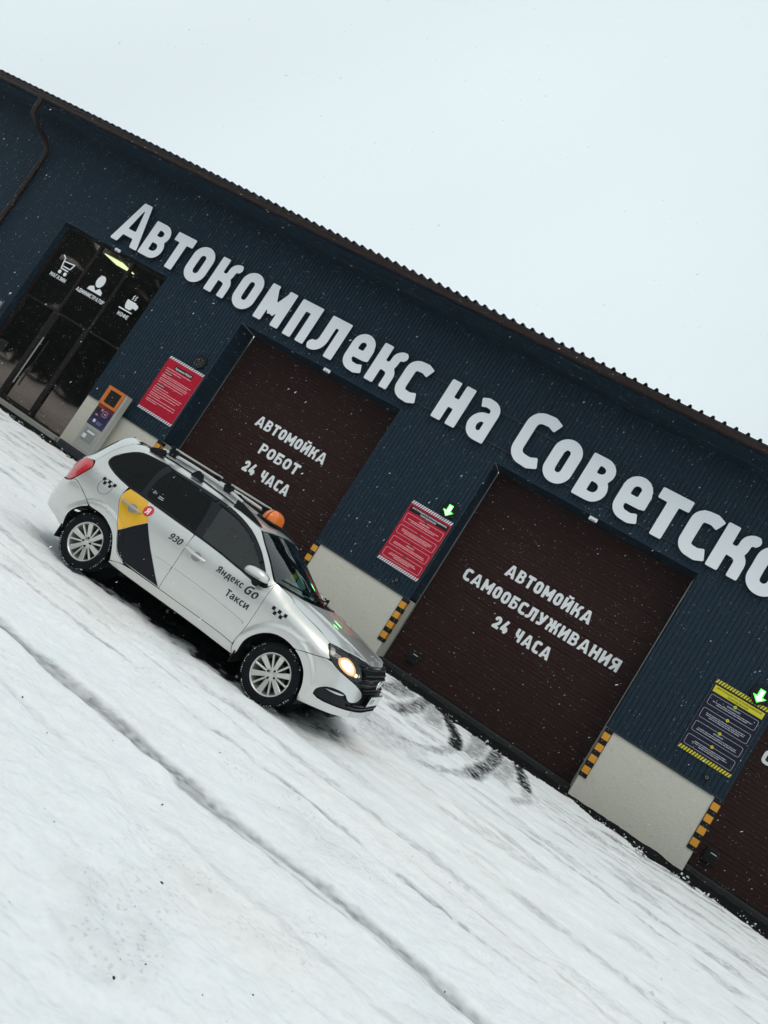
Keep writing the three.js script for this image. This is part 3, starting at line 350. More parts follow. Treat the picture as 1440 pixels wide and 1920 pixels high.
const rulesTex = canvasTex(768, 1024, (c, W, H) => {
  c.fillStyle = '#b4122f'; c.fillRect(0, 0, W, H); stripes(c, 0, 0, W, 46, 16, '#e4e2ea', '#5d2434'); stripes(c, 0, H - 46, W, 46, 16, '#e4e2ea', '#5d2434');
  c.fillStyle = '#1d1518'; c.fillRect(200, 110, 400, 68); c.fillStyle = '#eeeef2'; c.font = 'bold 46px sans-serif'; c.textAlign = 'center'; c.textBaseline = 'middle'; c.fillText('Правила РОБОТ', 400, 146, 370);
  const r = rng(5); const row = (y, x, w, h = 10) => { c.fillStyle = '#e9b9c2'; const e = x + w; while (x < e) { const k = Math.min(20 + r() * 90, e - x); c.fillRect(x, y, k, h); x += k + 8; } }, tab = (y) => { c.fillStyle = '#2b1c20'; c.fillRect(66, y, 190, 34); c.fillStyle = '#cfc4c8'; c.fillRect(78, y + 10, 160, 13); };
  row(200, 70, 540); row(240, 70, 350); tab(272); [[330, 640], [358, 580], [398, 610], [426, 600], [466, 560]].forEach(([y, w]) => row(y, 66, w)); tab(506); [[562, 310], [602, 640], [640, 620], [682, 560], [712, 240], [752, 600], [800, 610], [830, 240]].forEach(([y, w]) => row(y, 62, w));
});
function poster(x0, x1, y0, y1, tex, label) { const t = thing('instruction_board', label, 'sign', [(x0 + x1) / 2, (y0 + y1) / 2, 0.012], 0); const w = x1 - x0, h = y1 - y0; part('board', rbox(-w / 2, w / 2, -h / 2, h / 2, 0.0, 0.012, 0.004, 1), std(0.3, 0.3, 0.3, 0.6), t); const p = new THREE.PlaneGeometry(w - 0.006, h - 0.006); p.translate(0, 0, 0.0145); part('print', p, new THREE.MeshPhysicalMaterial({ map: tex, roughness: 0.45, specularIntensity: 0.35 }), t);
  for (const sx of [-1, 1]) for (const sy of [-1, 1]) part('screw', (() => { const g = new THREE.CylinderGeometry(0.008, 0.008, 0.006, 8); g.rotateX(Math.PI / 2); g.translate(sx * (w / 2 - 0.03), sy * (h / 2 - 0.018), 0.017); return g; })(), M.steel, t); }
poster(-4.09, -2.86, 1.91, 3.54, rulesTex, 'red board of wash rules between the glass entrance and the robot wash door');
poster(3.78, 4.9, 1.92, 3.51, instruct('#b1132f', '#e9c8cf', '#e6e2ea', '#57222f', '#1f1719', '#e8e6ea', '#241a1c', '#d8cfd2', 11), 'red instruction board with four framed steps between the two wash doors');
poster(11.24, 12.34, 1.94, 3.52, instruct('#16182b', '#b9bcc9', '#d5cb3a', '#2d2c17', '#d2c832', '#3a3516', '#d2c832', '#34310f', 12), 'dark instruction board with yellow header and stripes at the right edge');
poster(-11.12, -9.93, 1.0, 2.44, canvasTex(256, 320, (c, W, H) => { c.fillStyle = '#17203a'; c.fillRect(0, 0, W, H); c.fillStyle = '#d8d8e0'; for (let i = 0; i < 7; i++) c.fillRect(60, 14 + i * 9, W - 66, 4); c.fillStyle = '#a3245e'; c.fillRect(0, 84, W, 16); c.fillStyle = '#c8c4d4'; c.fillRect(130, 120, 110, 90); }), 'dark board with a pink band left of the glass entrance, cut by the picture edge');
// ---------------------------------------------------------------- traffic arrows
function arrowLamp(x, y, lit, label) {
  const t = thing('arrow_signal', label, 'signal light', [x, y, 0.012], 0, undefined), s = new THREE.Shape([[-0.13, 0.19], [0.13, 0.19], [0.185, 0.06], [0.185, -0.05], [0.03, -0.185], [-0.03, -0.185], [-0.185, -0.05], [-0.185, 0.06]].map((q) => new THREE.Vector2(...q)));
  part('housing', new THREE.ExtrudeGeometry(s, { depth: 0.05, bevelEnabled: true, bevelSize: 0.006, bevelThickness: 0.006, bevelSegments: 1 }), M.black, t);
  const a = new THREE.Shape([[-0.055, 0.14], [0.055, 0.14], [0.055, -0.01], [0.135, -0.01], [0, -0.145], [-0.135, -0.01], [-0.055, -0.01]].map((q) => new THREE.Vector2(...q))), g = new THREE.ExtrudeGeometry(a, { depth: 0.004, bevelEnabled: false }); g.translate(0, 0, 0.057);
  if (lit) { const core = new THREE.Shape([[-0.035, 0.12], [0.035, 0.12], [0.035, -0.03], [0.09, -0.03], [0, -0.12], [-0.09, -0.03], [-0.035, -0.03]].map((q) => new THREE.Vector2(...q))), cg = new THREE.ExtrudeGeometry(core, { depth: 0.002, bevelEnabled: false }); cg.translate(0, 0, 0.0615); part('arrow_core', cg, new THREE.MeshStandardMaterial({ color: lin(0.3, 0.4, 0.3), emissive: lin(0.5, 1, 0.5), emissiveIntensity: 2.6 }), t); part('lit_arrow', g, new THREE.MeshStandardMaterial({ color: lin(0.1, 0.3, 0.1), emissive: lin(0.07, 1, 0.07), emissiveIntensity: 2.2 }), t); const l = new THREE.RectAreaLight(lin(0.12, 1, 0.18), 7, 0.2, 0.24); l.position.set(x, y, 0.085); l.lookAt(x, y, 2); scene.add(l); }
  else { const d = [], r = rng(3); for (let i = 0; i < 90; i++) { const px = (r() - 0.5) * 0.28, py = (r() - 0.5) * 0.28; if (Math.abs(px) + Math.abs(py) > 0.21) continue; const c = new THREE.SphereGeometry(0.0055, 6, 4); c.translate(px, py, 0.057); d.push(c); } part('diodes', d, std(0.25, 0.25, 0.24, 0.3), t).userData.kind = 'stuff'; }
}
arrowLamp(-3.2, 3.75, false, 'dark unlit arrow signal at the upper right corner of the red rules board');
arrowLamp(4.65, 3.7, true, 'green lit arrow signal above the red board between the two wash doors');
arrowLamp(12.06, 3.64, true, 'green lit arrow signal above the yellow headed board at the right edge');
// ---------------------------------------------------------------- rubber corner guards, black with four yellow reflectors
function guard(x, side, label) {                                        // side +1: opening lies to the right of the corner x
  const t = thing('corner_guard', label, 'corner guard', [x, 0.37, 0], 0), y1 = 1.11, w = 0.155, s = side;
  const bx = (a, b, ...r) => rbox(Math.min(a * s, b * s), Math.max(a * s, b * s), ...r);
  part('rubber_profile', [bx(-w, 0.012, 0, y1, -0.004, 0.014, 0.005, 1), bx(-0.002, 0.013, 0, y1, -0.15, -0.006, 0.005, 1)], M.black, t);
  const yel = std(0.72, 0.32, 0.018, 0.45);
  for (let k = 0; k < 4; k++) part('reflector', [bx(-w + 0.012, 0.004, 0.085 + k * 0.262, 0.235 + k * 0.262, 0.0145, 0.0185, 0.0015, 1), bx(0.0135, 0.0165, 0.085 + k * 0.262, 0.235 + k * 0.262, -0.14, -0.008, 0.0012, 1)], yel, t);
  for (let k = 0; k < 5; k++) part('screw', (() => { const g = new THREE.CylinderGeometry(0.007, 0.007, 0.004, 8); g.rotateX(Math.PI / 2); g.translate(-s * 0.04, 0.045 + k * 0.262, 0.0165); return g; })(), M.steel, t);
}
guard(g1L, 1, 'black and yellow corner guard left of the robot wash door, mostly behind the taxi roof');
guard(g1R, -1, 'black and yellow corner guard right of the robot wash door, behind the taxi windscreen');
guard(g2L, 1, 'black and yellow corner guard left of the self service wash door');
guard(g2R, -1, 'black and yellow corner guard right of the self service wash door');
guard(g3L, 1, 'black and yellow corner guard at the third door on the right edge');
// ---------------------------------------------------------------- small white detectors under the lintels, taps under the boards
for (const [x, y, label] of [[-7.54, TE, 'small white door detector above the glass entrance'], [0.06, T1 - 0.02, 'small white detector above the robot wash door'], [7.51, T2 - 0.05, 'small white detector above the self service wash door']]) {
  const t = thing('door_detector', label, 'detector', [x, y - 0.02, 0.0], 0); part('housing', rbox(-0.1, 0.1, -0.045, 0.045, 0.016, 0.075, 0.02, 3), M.white, t); part('lens_strip', rbox(-0.06, 0.06, -0.035, -0.02, 0.073, 0.079, 0.003, 1), std(0.1, 0.1, 0.12, 0.2), t);
}
for (const [x, label] of [[4.48, 'small dark socket box under the red board between the wash doors'], [11.98, 'small dark socket box under the yellow striped board']]) {
  const t = thing('socket_box', label, 'socket box', [x, 1.72, 0], 0); part('box', rbox(-0.05, 0.05, -0.05, 0.05, 0.002, 0.045, 0.008, 2), M.black, t); part('ring', (() => { const g = new THREE.TorusGeometry(0.026, 0.006, 8, 20); g.translate(0, 0, 0.047); return g; })(), std(0.2, 0.22, 0.25, 0.4), t);
}
// ---------------------------------------------------------------- pay terminal on its kerb beside the entrance
{
  const kb = thing('concrete_kerb', 'dark wet kerb carrying the pay terminal beside the entrance', 'kerb', [-3.6, 0, 0.42], 0);
  part('kerb_block', rbox(-1.3, 1.9, -0.05, 0.165, -0.42, 0.4, 0.015, 2), std(0.03, 0.033, 0.038, 0.5), kb); part('kerb_top', box(-1.27, 1.87, 0.1655, 0.172, -0.41, 0.375), std(0.33, 0.32, 0.29, 0.8), kb);
  const t = thing('pay_terminal', 'grey pay terminal with orange framed screen beside the glass entrance', 'pay terminal', [-4.48, 0.172, 0.34], 0), w = 0.295;
  const steel = std(0.44, 0.44, 0.42, 0.42, { metalness: 0.35 });
  part('cabinet', rbox(-w, w + 0.02, 0, 1.83, -0.14, 0.14, 0.012, 2), steel, t);
  part('side_trim', [rbox(w + 0.001, w + 0.045, 0.0, 1.8, -0.1, 0.12, 0.008, 1)], std(0.5, 0.5, 0.47, 0.5), t);
  const tex = canvasTex(512, 1024, (c, W, H) => { const g = c.createLinearGradient(0, 0, W * 0.55, H); g.addColorStop(0, '#d8661a'); g.addColorStop(0.38, '#c7401c'); g.addColorStop(0.6, '#5a1330'); g.addColorStop(0.78, '#1d1248'); g.addColorStop(1, '#131045'); c.fillStyle = g; c.fillRect(0, 0, W, H); c.fillStyle = '#151018'; c.fillRect(30, 560, 130, 130); c.strokeStyle = '#b9a9c4'; c.lineWidth = 10; rr(c, 250, 580, 130, 130, 26); c.stroke(); c.fillStyle = '#b9a9c4'; c.beginPath(); c.moveTo(285, 645); c.lineTo(345, 610); c.lineTo(345, 680); c.fill(); c.fillRect(170, 560, 44, 50); c.beginPath(); c.arc(120, 760, 36, 3.14, 6.28); c.fill(); c.fillStyle = '#d9d6e0'; rr(c, 120, 850, 78, 78, 12); c.fill(); c.fillStyle = '#8c88b0'; for (let i = 0; i < 4; i++) c.fillRect(240, 872 + i * 20, 170 - i * 12, 8); });
  const fp = new THREE.PlaneGeometry(2 * w - 0.01, 1.14); fp.translate(0, 1.25, 0.1435); part('front_print', fp, new THREE.MeshPhysicalMaterial({ map: tex, roughness: 0.3, clearcoat: 0.4 }), t);
  const hole = new THREE.Shape([[-w + 0.005, 1.3], [w - 0.005, 1.3], [w - 0.005, 1.825], [-w + 0.005, 1.825]].map((q) => new THREE.Vector2(...q))); hole.holes.push(new THREE.Path([[-w + 0.1, 1.36], [-w + 0.1, 1.75], [w - 0.075, 1.75], [w - 0.075, 1.36]].map((q) => new THREE.Vector2(...q))));
  part('screen_frame', (() => { const g = new THREE.ExtrudeGeometry(hole, { depth: 0.025, bevelEnabled: true, bevelSize: 0.006, bevelThickness: 0.006, bevelSegments: 2 }); g.translate(0, 0, 0.148); return g; })(), phy(0.66, 0.17, 0.02, 0.3, { clearcoat: 0.6 }), t);
  part('screen', box(-w + 0.09, w - 0.07, 1.35, 1.76, 0.1445, 0.15), phy(0.02, 0.022, 0.02, 0.12), t);
  part('cash_slot', rbox(-0.1, 0.16, 0.48, 0.54, 0.139, 0.165, 0.01, 1), M.white, t); part('card_reader', rbox(-0.17, -0.05, 0.3, 0.42, 0.139, 0.17, 0.02, 2), M.white, t); part('tray', rbox(-0.2, 0.2, 0.24, 0.6, 0.138, 0.146, 0.006, 1), std(0.33, 0.34, 0.35, 0.3, { metalness: 0.6 }), t);
}
// ---------------------------------------------------------------- the taxi: its skin is one surface S(s, h); s runs along the car at bumper height and round both ends, h is height
const AF = 0.86, AR = 0.90, HW = 0.84, NF = 3.3, NR = 3.8, CX1 = 2.45;
const planTable = (a, n) => { const X = [], Z = [], L = [0]; for (let i = 0; i < 400; i++) { const t = i / 399 * Math.PI / 2; X.push(a * Math.pow(Math.sin(t), 2 / n)); Z.push(HW * Math.pow(Math.max(0, Math.cos(t)), 2 / n)); if (i) L.push(L[i - 1] + Math.hypot(X[i] - X[i - 1], Z[i] - Z[i - 1])); } return { X, Z, L }; };
const FT = planTable(AF, NF), RT = planTable(AR, NR), SF = CX1 + FT.L[399], SR = -RT.L[399];
const interp = (x, xs, ys) => { if (x <= xs[0]) return ys[0]; for (let i = 1; i < xs.length; i++) if (x <= xs[i]) return ys[i - 1] + (ys[i] - ys[i - 1]) * (x - xs[i - 1]) / (xs[i] - xs[i - 1]); return ys[ys.length - 1]; };
const interpL = (x, xs, ys) => { let a = 0, b = xs.length - 1; while (b - a > 1) { const m = (a + b) >> 1; if (xs[m] <= x) a = m; else b = m; } const t = clamp((x - xs[a]) / (xs[b] - xs[a] || 1)); return ys[a] + (ys[b] - ys[a]) * t; };
// monotone smooth interpolation so that the panels carry no facets
const smoothTab = (xs, ys) => { const n = xs.length, d = [], m = []; for (let i = 0; i < n - 1; i++) d.push((ys[i + 1] - ys[i]) / (xs[i + 1] - xs[i])); m.push(d[0]); for (let i = 1; i < n - 1; i++) m.push(d[i - 1] * d[i] <= 0 ? 0 : 2 * d[i - 1] * d[i] / (d[i - 1] + d[i])); m.push(d[n - 2]); return (x) => { if (x <= xs[0]) return ys[0] + m[0] * (x - xs[0]); if (x >= xs[n - 1]) return ys[n - 1] + m[n - 1] * (x - xs[n - 1]); let i = 0; while (x > xs[i + 1]) i++; const h = xs[i + 1] - xs[i], t = (x - xs[i]) / h, t2 = t * t, t3 = t2 * t; return (2 * t3 - 3 * t2 + 1) * ys[i] + (t3 - 2 * t2 + t) * h * m[i] + (-2 * t3 + 3 * t2) * ys[i + 1] + (t3 - t2) * h * m[i + 1]; }; };
const DSf = smoothTab([.15, .20, .26, .34, .45, .62, .75, .85, .95, 1.0, 1.02, 1.1, 1.2, 1.3, 1.4, 1.45, 1.5], [.10, .075, .045, .02, 0, 0, .004, .012, .035, .055, .065, .10, .142, .185, .24, .30, .40]);
const DFf = smoothTab([.15, .2, .26, .32, .45, .52, .6, .68, .75, .80, .85, .9, 1.1], [.12, .07, .02, 0, 0, .02, .04, .055, .08, .11, .17, .28, .7]);
const DRf = smoothTab([.2, .28, .36, .45, .6, .70, .73, .85, 1.0, 1.05, 1.1, 1.25, 1.40, 1.46, 1.5], [.10, .06, .02, 0, .005, .02, .04, .045, .075, .11, .16, .26, .40, .48, .6]);
function planAt(s) {
  if (s >= 0 && s <= CX1) return [s, HW, 0, 1];
  const f = s > CX1, T = f ? FT : RT, a = f ? AF : AR, n = f ? NF : NR, q = Math.min(f ? s - CX1 : -s, T.L[399]), x = interpL(q, T.L, T.X), z = interpL(q, T.L, T.Z);
  let nx = Math.pow(x / a, n - 1) / a, nz = Math.pow(Math.max(z, 1e-9) / HW, n - 1) / HW; const l = Math.hypot(nx, nz); nx /= l; nz /= l;
  return f ? [CX1 + x, z, nx, nz] : [-x, z, -nx, nz];
}
const hoodEdge = (s) => interp(s, [1.9, 2.2, 2.78, 3.2], [1.03, 1.0, .855, .84]);
function skin(s, h, off = 0) {
  const [x, z, nx, nz] = planAt(s), w = Math.pow(Math.abs(nx), 1.3); let v = DSf(h);
  if (s > 1.9) { const e = clamp((h - (hoodEdge(s) - .16)) / .16, 0, 1.6); v += .09 * e * e * sstep(1.9, 2.3, s) * (1 - w); }
  // swelling over the wheels, and the moulding low on the doors
  for (const [cx, R] of [[0.0, 0.35], [2.44, 0.375]]) { const r = Math.hypot(s - cx, (h - 0.285) * 1.0); if (r < R + 0.14) v -= 0.016 * sstep(R + 0.11, R + 0.06, r) * (1 - w) * sstep(0.2, 0.3, h); }
  const d = v * (1 - w) + (s > 1 ? DFf(h) : DRf(h)) * w - off;
  return [x - nx * d, h, z - nz * d];
}
function skinNormal(s, h) { const e = 0.006, a = skin(s - e, h), b = skin(s + e, h), c = skin(s, h - e), d = skin(s, h + e), u = [b[0] - a[0], b[1] - a[1], b[2] - a[2]], v = [d[0] - c[0], d[1] - c[1], d[2] - c[2]]; const n = [u[1] * v[2] - u[2] * v[1], u[2] * v[0] - u[0] * v[2], u[0] * v[1] - u[1] * v[0]], l = Math.hypot(...n) || 1; return n.map((q) => q / l); }
const ccw = (p) => p.reduce((s, a, i) => { const b = p[(i + 1) % p.length]; return s + a[0] * b[1] - b[0] * a[1]; }, 0) > 0 ? p : [...p].reverse();
function inset(p, k) { p = ccw(p); const n = p.length; return p.map((q, i) => { const a = p[(i + n - 1) % n], b = p[(i + 1) % n], u = [q[0] - a[0], q[1] - a[1]], v = [b[0] - q[0], b[1] - q[1]], lu = Math.hypot(...u) || 1, lv = Math.hypot(...v) || 1; let nx = -u[1] / lu - v[1] / lv, ny = u[0] / lu + v[0] / lv; const l = Math.hypot(nx, ny) || 1; nx /= l; ny /= l; const c = Math.max(0.5, nx * -u[1] / lu + ny * u[0] / lu); return [q[0] + nx * k / c, q[1] + ny * k / c]; }); }
function chaikin(p, n = 2, sharp = 0.5) {                                // rounds soft corners, keeps hard ones (turn over about 50 degrees)
  for (let it = 0; it < n; it++) { const o = [], m = p.length; for (let i = 0; i < m; i++) { const a = p[(i + m - 1) % m], q = p[i], b = p[(i + 1) % m], u = [q[0] - a[0], q[1] - a[1]], v = [b[0] - q[0], b[1] - q[1]], c = (u[0] * v[0] + u[1] * v[1]) / ((Math.hypot(...u) * Math.hypot(...v)) || 1); if (c < sharp) o.push(q); else o.push([q[0] - u[0] * 0.25, q[1] - u[1] * 0.25], [q[0] + v[0] * 0.25, q[1] + v[1] * 0.25]); } p = o; } return p;
}
function flatMesh(poly, holes, L) {                                       // triangles of a flat outline, cut until no edge is longer than L
  const c = poly.map((q) => new THREE.Vector2(...q)), hs = holes.map((h) => ccw(h).reverse().map((q) => new THREE.Vector2(...q)));
  const v = [...c, ...hs.flat()].map((q) => [q.x, q.y]); let tris = THREE.ShapeUtils.triangulateShape(c, hs).map((t) => [...t]);
  for (let it = 0; it < 7; it++) {
    const mid = new Map(), get = (a, b) => { const dx = v[a][0] - v[b][0], dy = v[a][1] - v[b][1]; if (dx * dx + dy * dy < L * L) return -1; const k = a < b ? a + '_' + b : b + '_' + a; if (!mid.has(k)) { mid.set(k, v.length); v.push([(v[a][0] + v[b][0]) / 2, (v[a][1] + v[b][1]) / 2]); } return mid.get(k); };
    const out = []; let any = false;
    for (const [a, b, d] of tris) { const m = [get(a, b), get(b, d), get(d, a)], n = m.filter((x) => x >= 0).length; if (n) any = true;
      if (n === 0) out.push([a, b, d]); else if (n === 3) out.push([a, m[0], m[2]], [m[0], b, m[1]], [m[2], m[1], d], [m[0], m[1], m[2]]);
      else if (n === 1) { if (m[0] >= 0) out.push([a, m[0], d], [m[0], b, d]); else if (m[1] >= 0) out.push([a, b, m[1]], [a, m[1], d]); else out.push([a, b, m[2]], [m[2], b, d]); }
      else { if (m[0] < 0) out.push([a, b, m[1]], [a, m[1], m[2]], [m[2], m[1], d]); else if (m[1] < 0) out.push([a, m[0], m[2]], [m[0], b, m[2]], [m[2], b, d]); else out.push([m[0], b, m[1]], [a, m[0], m[1]], [a, m[1], d]); } }
    tris = out; if (!any) break;
  }
  return { v, tris };
}
function panelGeo(poly, { off = 0, lip = 0.014, gap = 0.0022, holes = [], L = 0.05, round = 1, uv } = {}) {
  let p = ccw(poly); if (round) p = chaikin(p, round); p = ccw(gap ? inset(p, gap) : p);
  const hs = holes.map((h) => chaikin(ccw(h), round)), { v, tris } = flatMesh(p, hs, L), pos = [], nor = [], tex = [], idx = [];
  for (const [s, h] of v) { pos.push(...skin(s, h, off)); nor.push(...skinNormal(s, h)); tex.push(...(uv ? uv(s, h) : [s, h])); }
  for (const t of tris) idx.push(...t);
  if (lip) for (const [ring, dir] of [[p, 1], ...hs.map((h) => [ccw(h), -1])]) for (let i = 0; i < ring.length; i++) {   // the turned-in edge of the panel
    const A = ring[i], B = ring[(i + 1) % ring.length], n = Math.max(1, Math.ceil(Math.hypot(B[0] - A[0], B[1] - A[1]) / L));
    for (let k = 0; k < n; k++) { const a = [lerp(A[0], B[0], k / n), lerp(A[1], B[1], k / n)], b = [lerp(A[0], B[0], (k + 1) / n), lerp(A[1], B[1], (k + 1) / n)], o = pos.length / 3; const P = [skin(...a, off), skin(...b, off), skin(...b, off - lip), skin(...a, off - lip)]; const u = P[1].map((q, j) => q - P[0][j]), w = P[3].map((q, j) => q - P[0][j]); let N = [u[1] * w[2] - u[2] * w[1], u[2] * w[0] - u[0] * w[2], u[0] * w[1] - u[1] * w[0]]; const l = Math.hypot(...N) || 1; N = N.map((q) => -q / l * dir * 1); for (const q of P) { pos.push(...q); nor.push(...N); tex.push(...a); } idx.push(o, o + 1, o + 2, o, o + 2, o + 3); }
  }
  return meshFrom(pos, idx, tex, nor);
}
const mirrorGeo = (g) => { const m = g.clone(), p = m.attributes.position, n = m.attributes.normal; for (let i = 0; i < p.count; i++) { p.setZ(i, -p.getZ(i)); n.setZ(i, -n.getZ(i)); } const ix = m.index; if (ix) for (let i = 0; i < ix.count; i += 3) { const a = ix.getX(i); ix.setX(i, ix.getX(i + 1)); ix.setX(i + 1, a); } return m; };
const taxi = thing('taxi_car', 'white estate taxi with yellow and black door film, roof rack and lit headlamp', 'taxi', [4.1730, 0.0, 9.3612], 0.0418);
const C = {
  paint: phy(0.70, 0.70, 0.675, 0.34, { clearcoat: 1, clearcoatRoughness: 0.04, metalness: 0.65 }), black: phy(0.005, 0.006, 0.009, 0.3, { specularIntensity: 0.6 }), matt: phy(0.008, 0.009, 0.011, 0.7, { specularIntensity: 0.35 }), rubber: phy(0.006, 0.0075, 0.01, 0.8, { specularIntensity: 0.3 }),
  glass: new THREE.MeshPhysicalMaterial({ color: lin(0.30, 0.52, 0.50), roughness: 0.0, transmission: 1, ior: 1.62, side: THREE.DoubleSide }), tint: new THREE.MeshPhysicalMaterial({ color: lin(0.02, 0.03, 0.042), roughness: 0.0, transmission: 1, ior: 1.27, side: THREE.DoubleSide }),
  chrome: std(0.8, 0.8, 0.8, 0.08, { metalness: 1 }), alloy: std(0.62, 0.61, 0.58, 0.32, { metalness: 0.75 }), silver: std(0.62, 0.63, 0.62, 0.3, { metalness: 0.6 }), yellow: phy(0.80, 0.43, 0.006, 0.4, { clearcoat: 0.6 }), film: phy(0.005, 0.006, 0.01, 0.4, { specularIntensity: 0.45 }),
  red: phy(0.55, 0.012, 0.02, 0.25, { clearcoat: 1 }), inner: std(0.012, 0.013, 0.014, 0.9), seat: std(0.018, 0.018, 0.02, 0.9),
};
const both = (name, poly, mat, opt, label) => { const g = panelGeo(poly, opt), m = part(name, g, mat, taxi, label); part(name, mirrorGeo(g), mat, taxi); return m; };
// outlines
const archR = [[.334, .272], [.342, .359], [.31, .43], [.262, .502], [.205, .553], [.136, .589], [.055, .622], [-.035, .632], [-.12, .628], [-.195, .612], [-.258, .574], [-.305, .526], [-.335, .475], [-.349, .42], [-.348, .34], [-.334, .27]];
const archF = [[2.813, .243], [2.8, .34], [2.789, .4], [2.767, .453], [2.733, .51], [2.685, .555], [2.625, .598], [2.552, .628], [2.47, .648], [2.389, .652], [2.31, .64], [2.244, .613], [2.18, .57], [2.125, .511], [2.09, .455], [2.07, .396], [2.063, .33], [2.061, .258]];
const belt = [[.077, 1.007], [.185, 1.011], [.514, .999], [.983, .988]], belt2 = [[1.0, .987], [1.288, .978], [1.606, .951], [1.764, .931], [1.931, .928], [1.962, .95]];
const frameTop = [[.209, 1.414], [.543, 1.419], [.9, 1.417], [1.097, 1.406], [1.298, 1.371], [1.468, 1.318], [1.639, 1.227], [1.75, 1.147], [1.818, 1.091], [1.9, 1.022], [1.962, .965]];
const roofEdge = [[-.30, 1.452], [-.05, 1.465], [.191, 1.472], [.55, 1.472], [.868, 1.455], [1.1, 1.437], [1.228, 1.422], [1.45, 1.397]];
const wsEdge = [[1.51, 1.377], [1.603, 1.307], [1.7, 1.243], [1.809, 1.167], [1.9, 1.095], [1.973, 1.035]];
const qTop = [[.19, 1.424], [-.079, 1.40], [-.174, 1.378], [-.25, 1.33], [-.328, 1.258], [-.385, 1.19], [-.395, 1.14], [-.37, 1.095], [-.287, 1.064], [-.145, 1.03], [.05, 1.008]];
// body side with roof rail and windscreen pillar: one pressing
both('body_side', [...roofEdge, ...wsEdge, [2.004, 1.035], [1.975, .975], ...[...frameTop].reverse(), ...qTop, [.048, .923], [.06, .87], [.084, .824], [.17, .70], [.261, .591], [.31, .515], [.358, .446], [.39, .405], [.425, .377], [.499, .35], [.52, .338], [.36, .29], ...archR.slice(1, 9), [-.186, .63], [-.405, .738], [-.546, .776], [-.60, .728], [-.507, .858], [-.46, .959], [-.482, 1.007], [-.525, 1.04], [-.485, 1.194], [-.41, 1.319]], C.paint, { L: 0.045, round: 1 });
const rd = both('rear_door', [...belt, [.996, .968], [1.009, .67], [1.0, .346], [.499, .350], [.425, .377], [.39, .405], [.358, .446], [.31, .515], [.261, .591], [.17, .70], [.084, .824], [.06, .87], [.048, .923]], C.paint, { L: 0.045 });
both('front_door', [...belt2, [1.975, .975], [2.004, 1.033], [2.017, .765], [2.015, .521], [1.979, .327], [1.759, .344], [1.0, .344], [1.009, .67], [.996, .968]], C.paint, { L: 0.045 });
both('front_fender', [[2.004, 1.035], [2.1, 1.018], [2.205, .999], [2.274, .966], [2.448, .927], [2.613, .897], [2.79, .852], [2.784, .833], [2.866, .748], [2.885, .733], [2.75, .69], [2.62, .655], [2.552, .628], [2.47, .648], [2.389, .652], [2.31, .64], [2.244, .613], [2.18, .57], [2.125, .511], [2.09, .455], [2.07, .396], [2.061, .258], [2.015, .232], [1.981, .327], [2.015, .521], [2.017, .765]], C.paint, { L: 0.045 });
both('sill', [[.36, .288], [.52, .338], [1.0, .342], [1.759, .342], [1.979, .325], [2.012, .235], [1.9, .236], [1.5, .25], [.9, .25], [.45, .252], [.345, .268]], C.paint, { L: 0.06 });
both('rear_bumper', [[-.186, .628], [-.195, .612], [-.258, .574], [-.305, .526], [-.335, .475], [-.349, .42], [-.348, .34], [-.334, .27], [-.42, .295], [-.55, .34], [-.75, .37], [SR, .38], [SR, .70], [-.9, .70], [-.7, .70], [-.61, .725], [-.546, .774], [-.405, .736]], C.paint, { L: 0.05 });
both('front_bumper', [[2.62, .653], [2.75, .688], [2.885, .731], [3.001, .688], [3.13, .665], [3.262, .643], [3.38, .612], [3.457, .585], [3.478, .548], [3.45, .515], [3.396, .489], [3.30, .468], [3.25, .485], [3.209, .523], [3.107, .529], [3.01, .509], [2.953, .474], [2.915, .431], [2.92, .381], [2.995, .362], [3.2, .385], [3.40, .40], [3.41, .335], [3.2, .30], [3.056, .281], [2.813, .243], [2.8, .34], [2.789, .4], [2.767, .453], [2.733, .51], [2.685, .555], [2.625, .598], [2.552, .628]], C.paint, { L: 0.04 });
both('lower_lip', [[3.41, .335], [3.40, .40], [3.65, .405], [SF, .41], [SF, .345], [3.65, .34]], C.silver, { L: 0.05 });
both('front_grille', [[2.88, .36], [2.9, .45], [2.95, .5], [3.05, .54], [3.19, .54], [3.3, .60], [3.26, .66], [3.39, .70], [3.4, .775], [3.215, .812], [3.06, .846], [3.05, .862], [SF, .862], [SF, .36]], C.black, { off: -0.022, gap: 0, lip: 0.03, L: 0.06, round: 0 });
both('fog_lamp_blade', [[2.99, .482], [3.085, .499], [3.205, .512], [3.18, .494], [3.085, .48]], C.silver, { off: -0.004, gap: 0, L: 0.05 });
both('fog_surround', [[2.935, .385], [2.93, .43], [2.96, .466], [3.015, .48], [3.19, .487], [3.27, .452], [3.28, .41], [3.0, .372]], C.matt, { off: -0.03, gap: 0, L: 0.05 });
{ // tailgate with its window
  const half = [[-.525, 1.04], [-.485, 1.194], [-.41, 1.319], [-.30, 1.452], [-.5, 1.47], [-.9, 1.475], [SR, 1.478], [SR, .704], [-.9, .704], [-.86, .79], [-.85, .9], [-.74, 1.0]];
  both('tailgate', half, C.paint, { L: 0.07 }); both('rear_window', [[-.72, 1.1], [-.66, 1.2], [-.60, 1.34], [-.9, 1.36], [SR, 1.36], [SR, 1.07], [-.9, 1.07]], C.black, { off: 0.004, gap: 0, L: 0.08 });
}
{ // rear lamps
  both('tail_lamp', [[-.557, 1.04], [-.495, 1.012], [-.470, .985], [-.462, .955], [-.507, .858], [-.56, .785], [-.612, .727], [-.73, .71], [-.86, .79], [-.85, .9], [-.73, .995]], C.red, { off: 0.008, lip: 0.03, L: 0.03 });
}
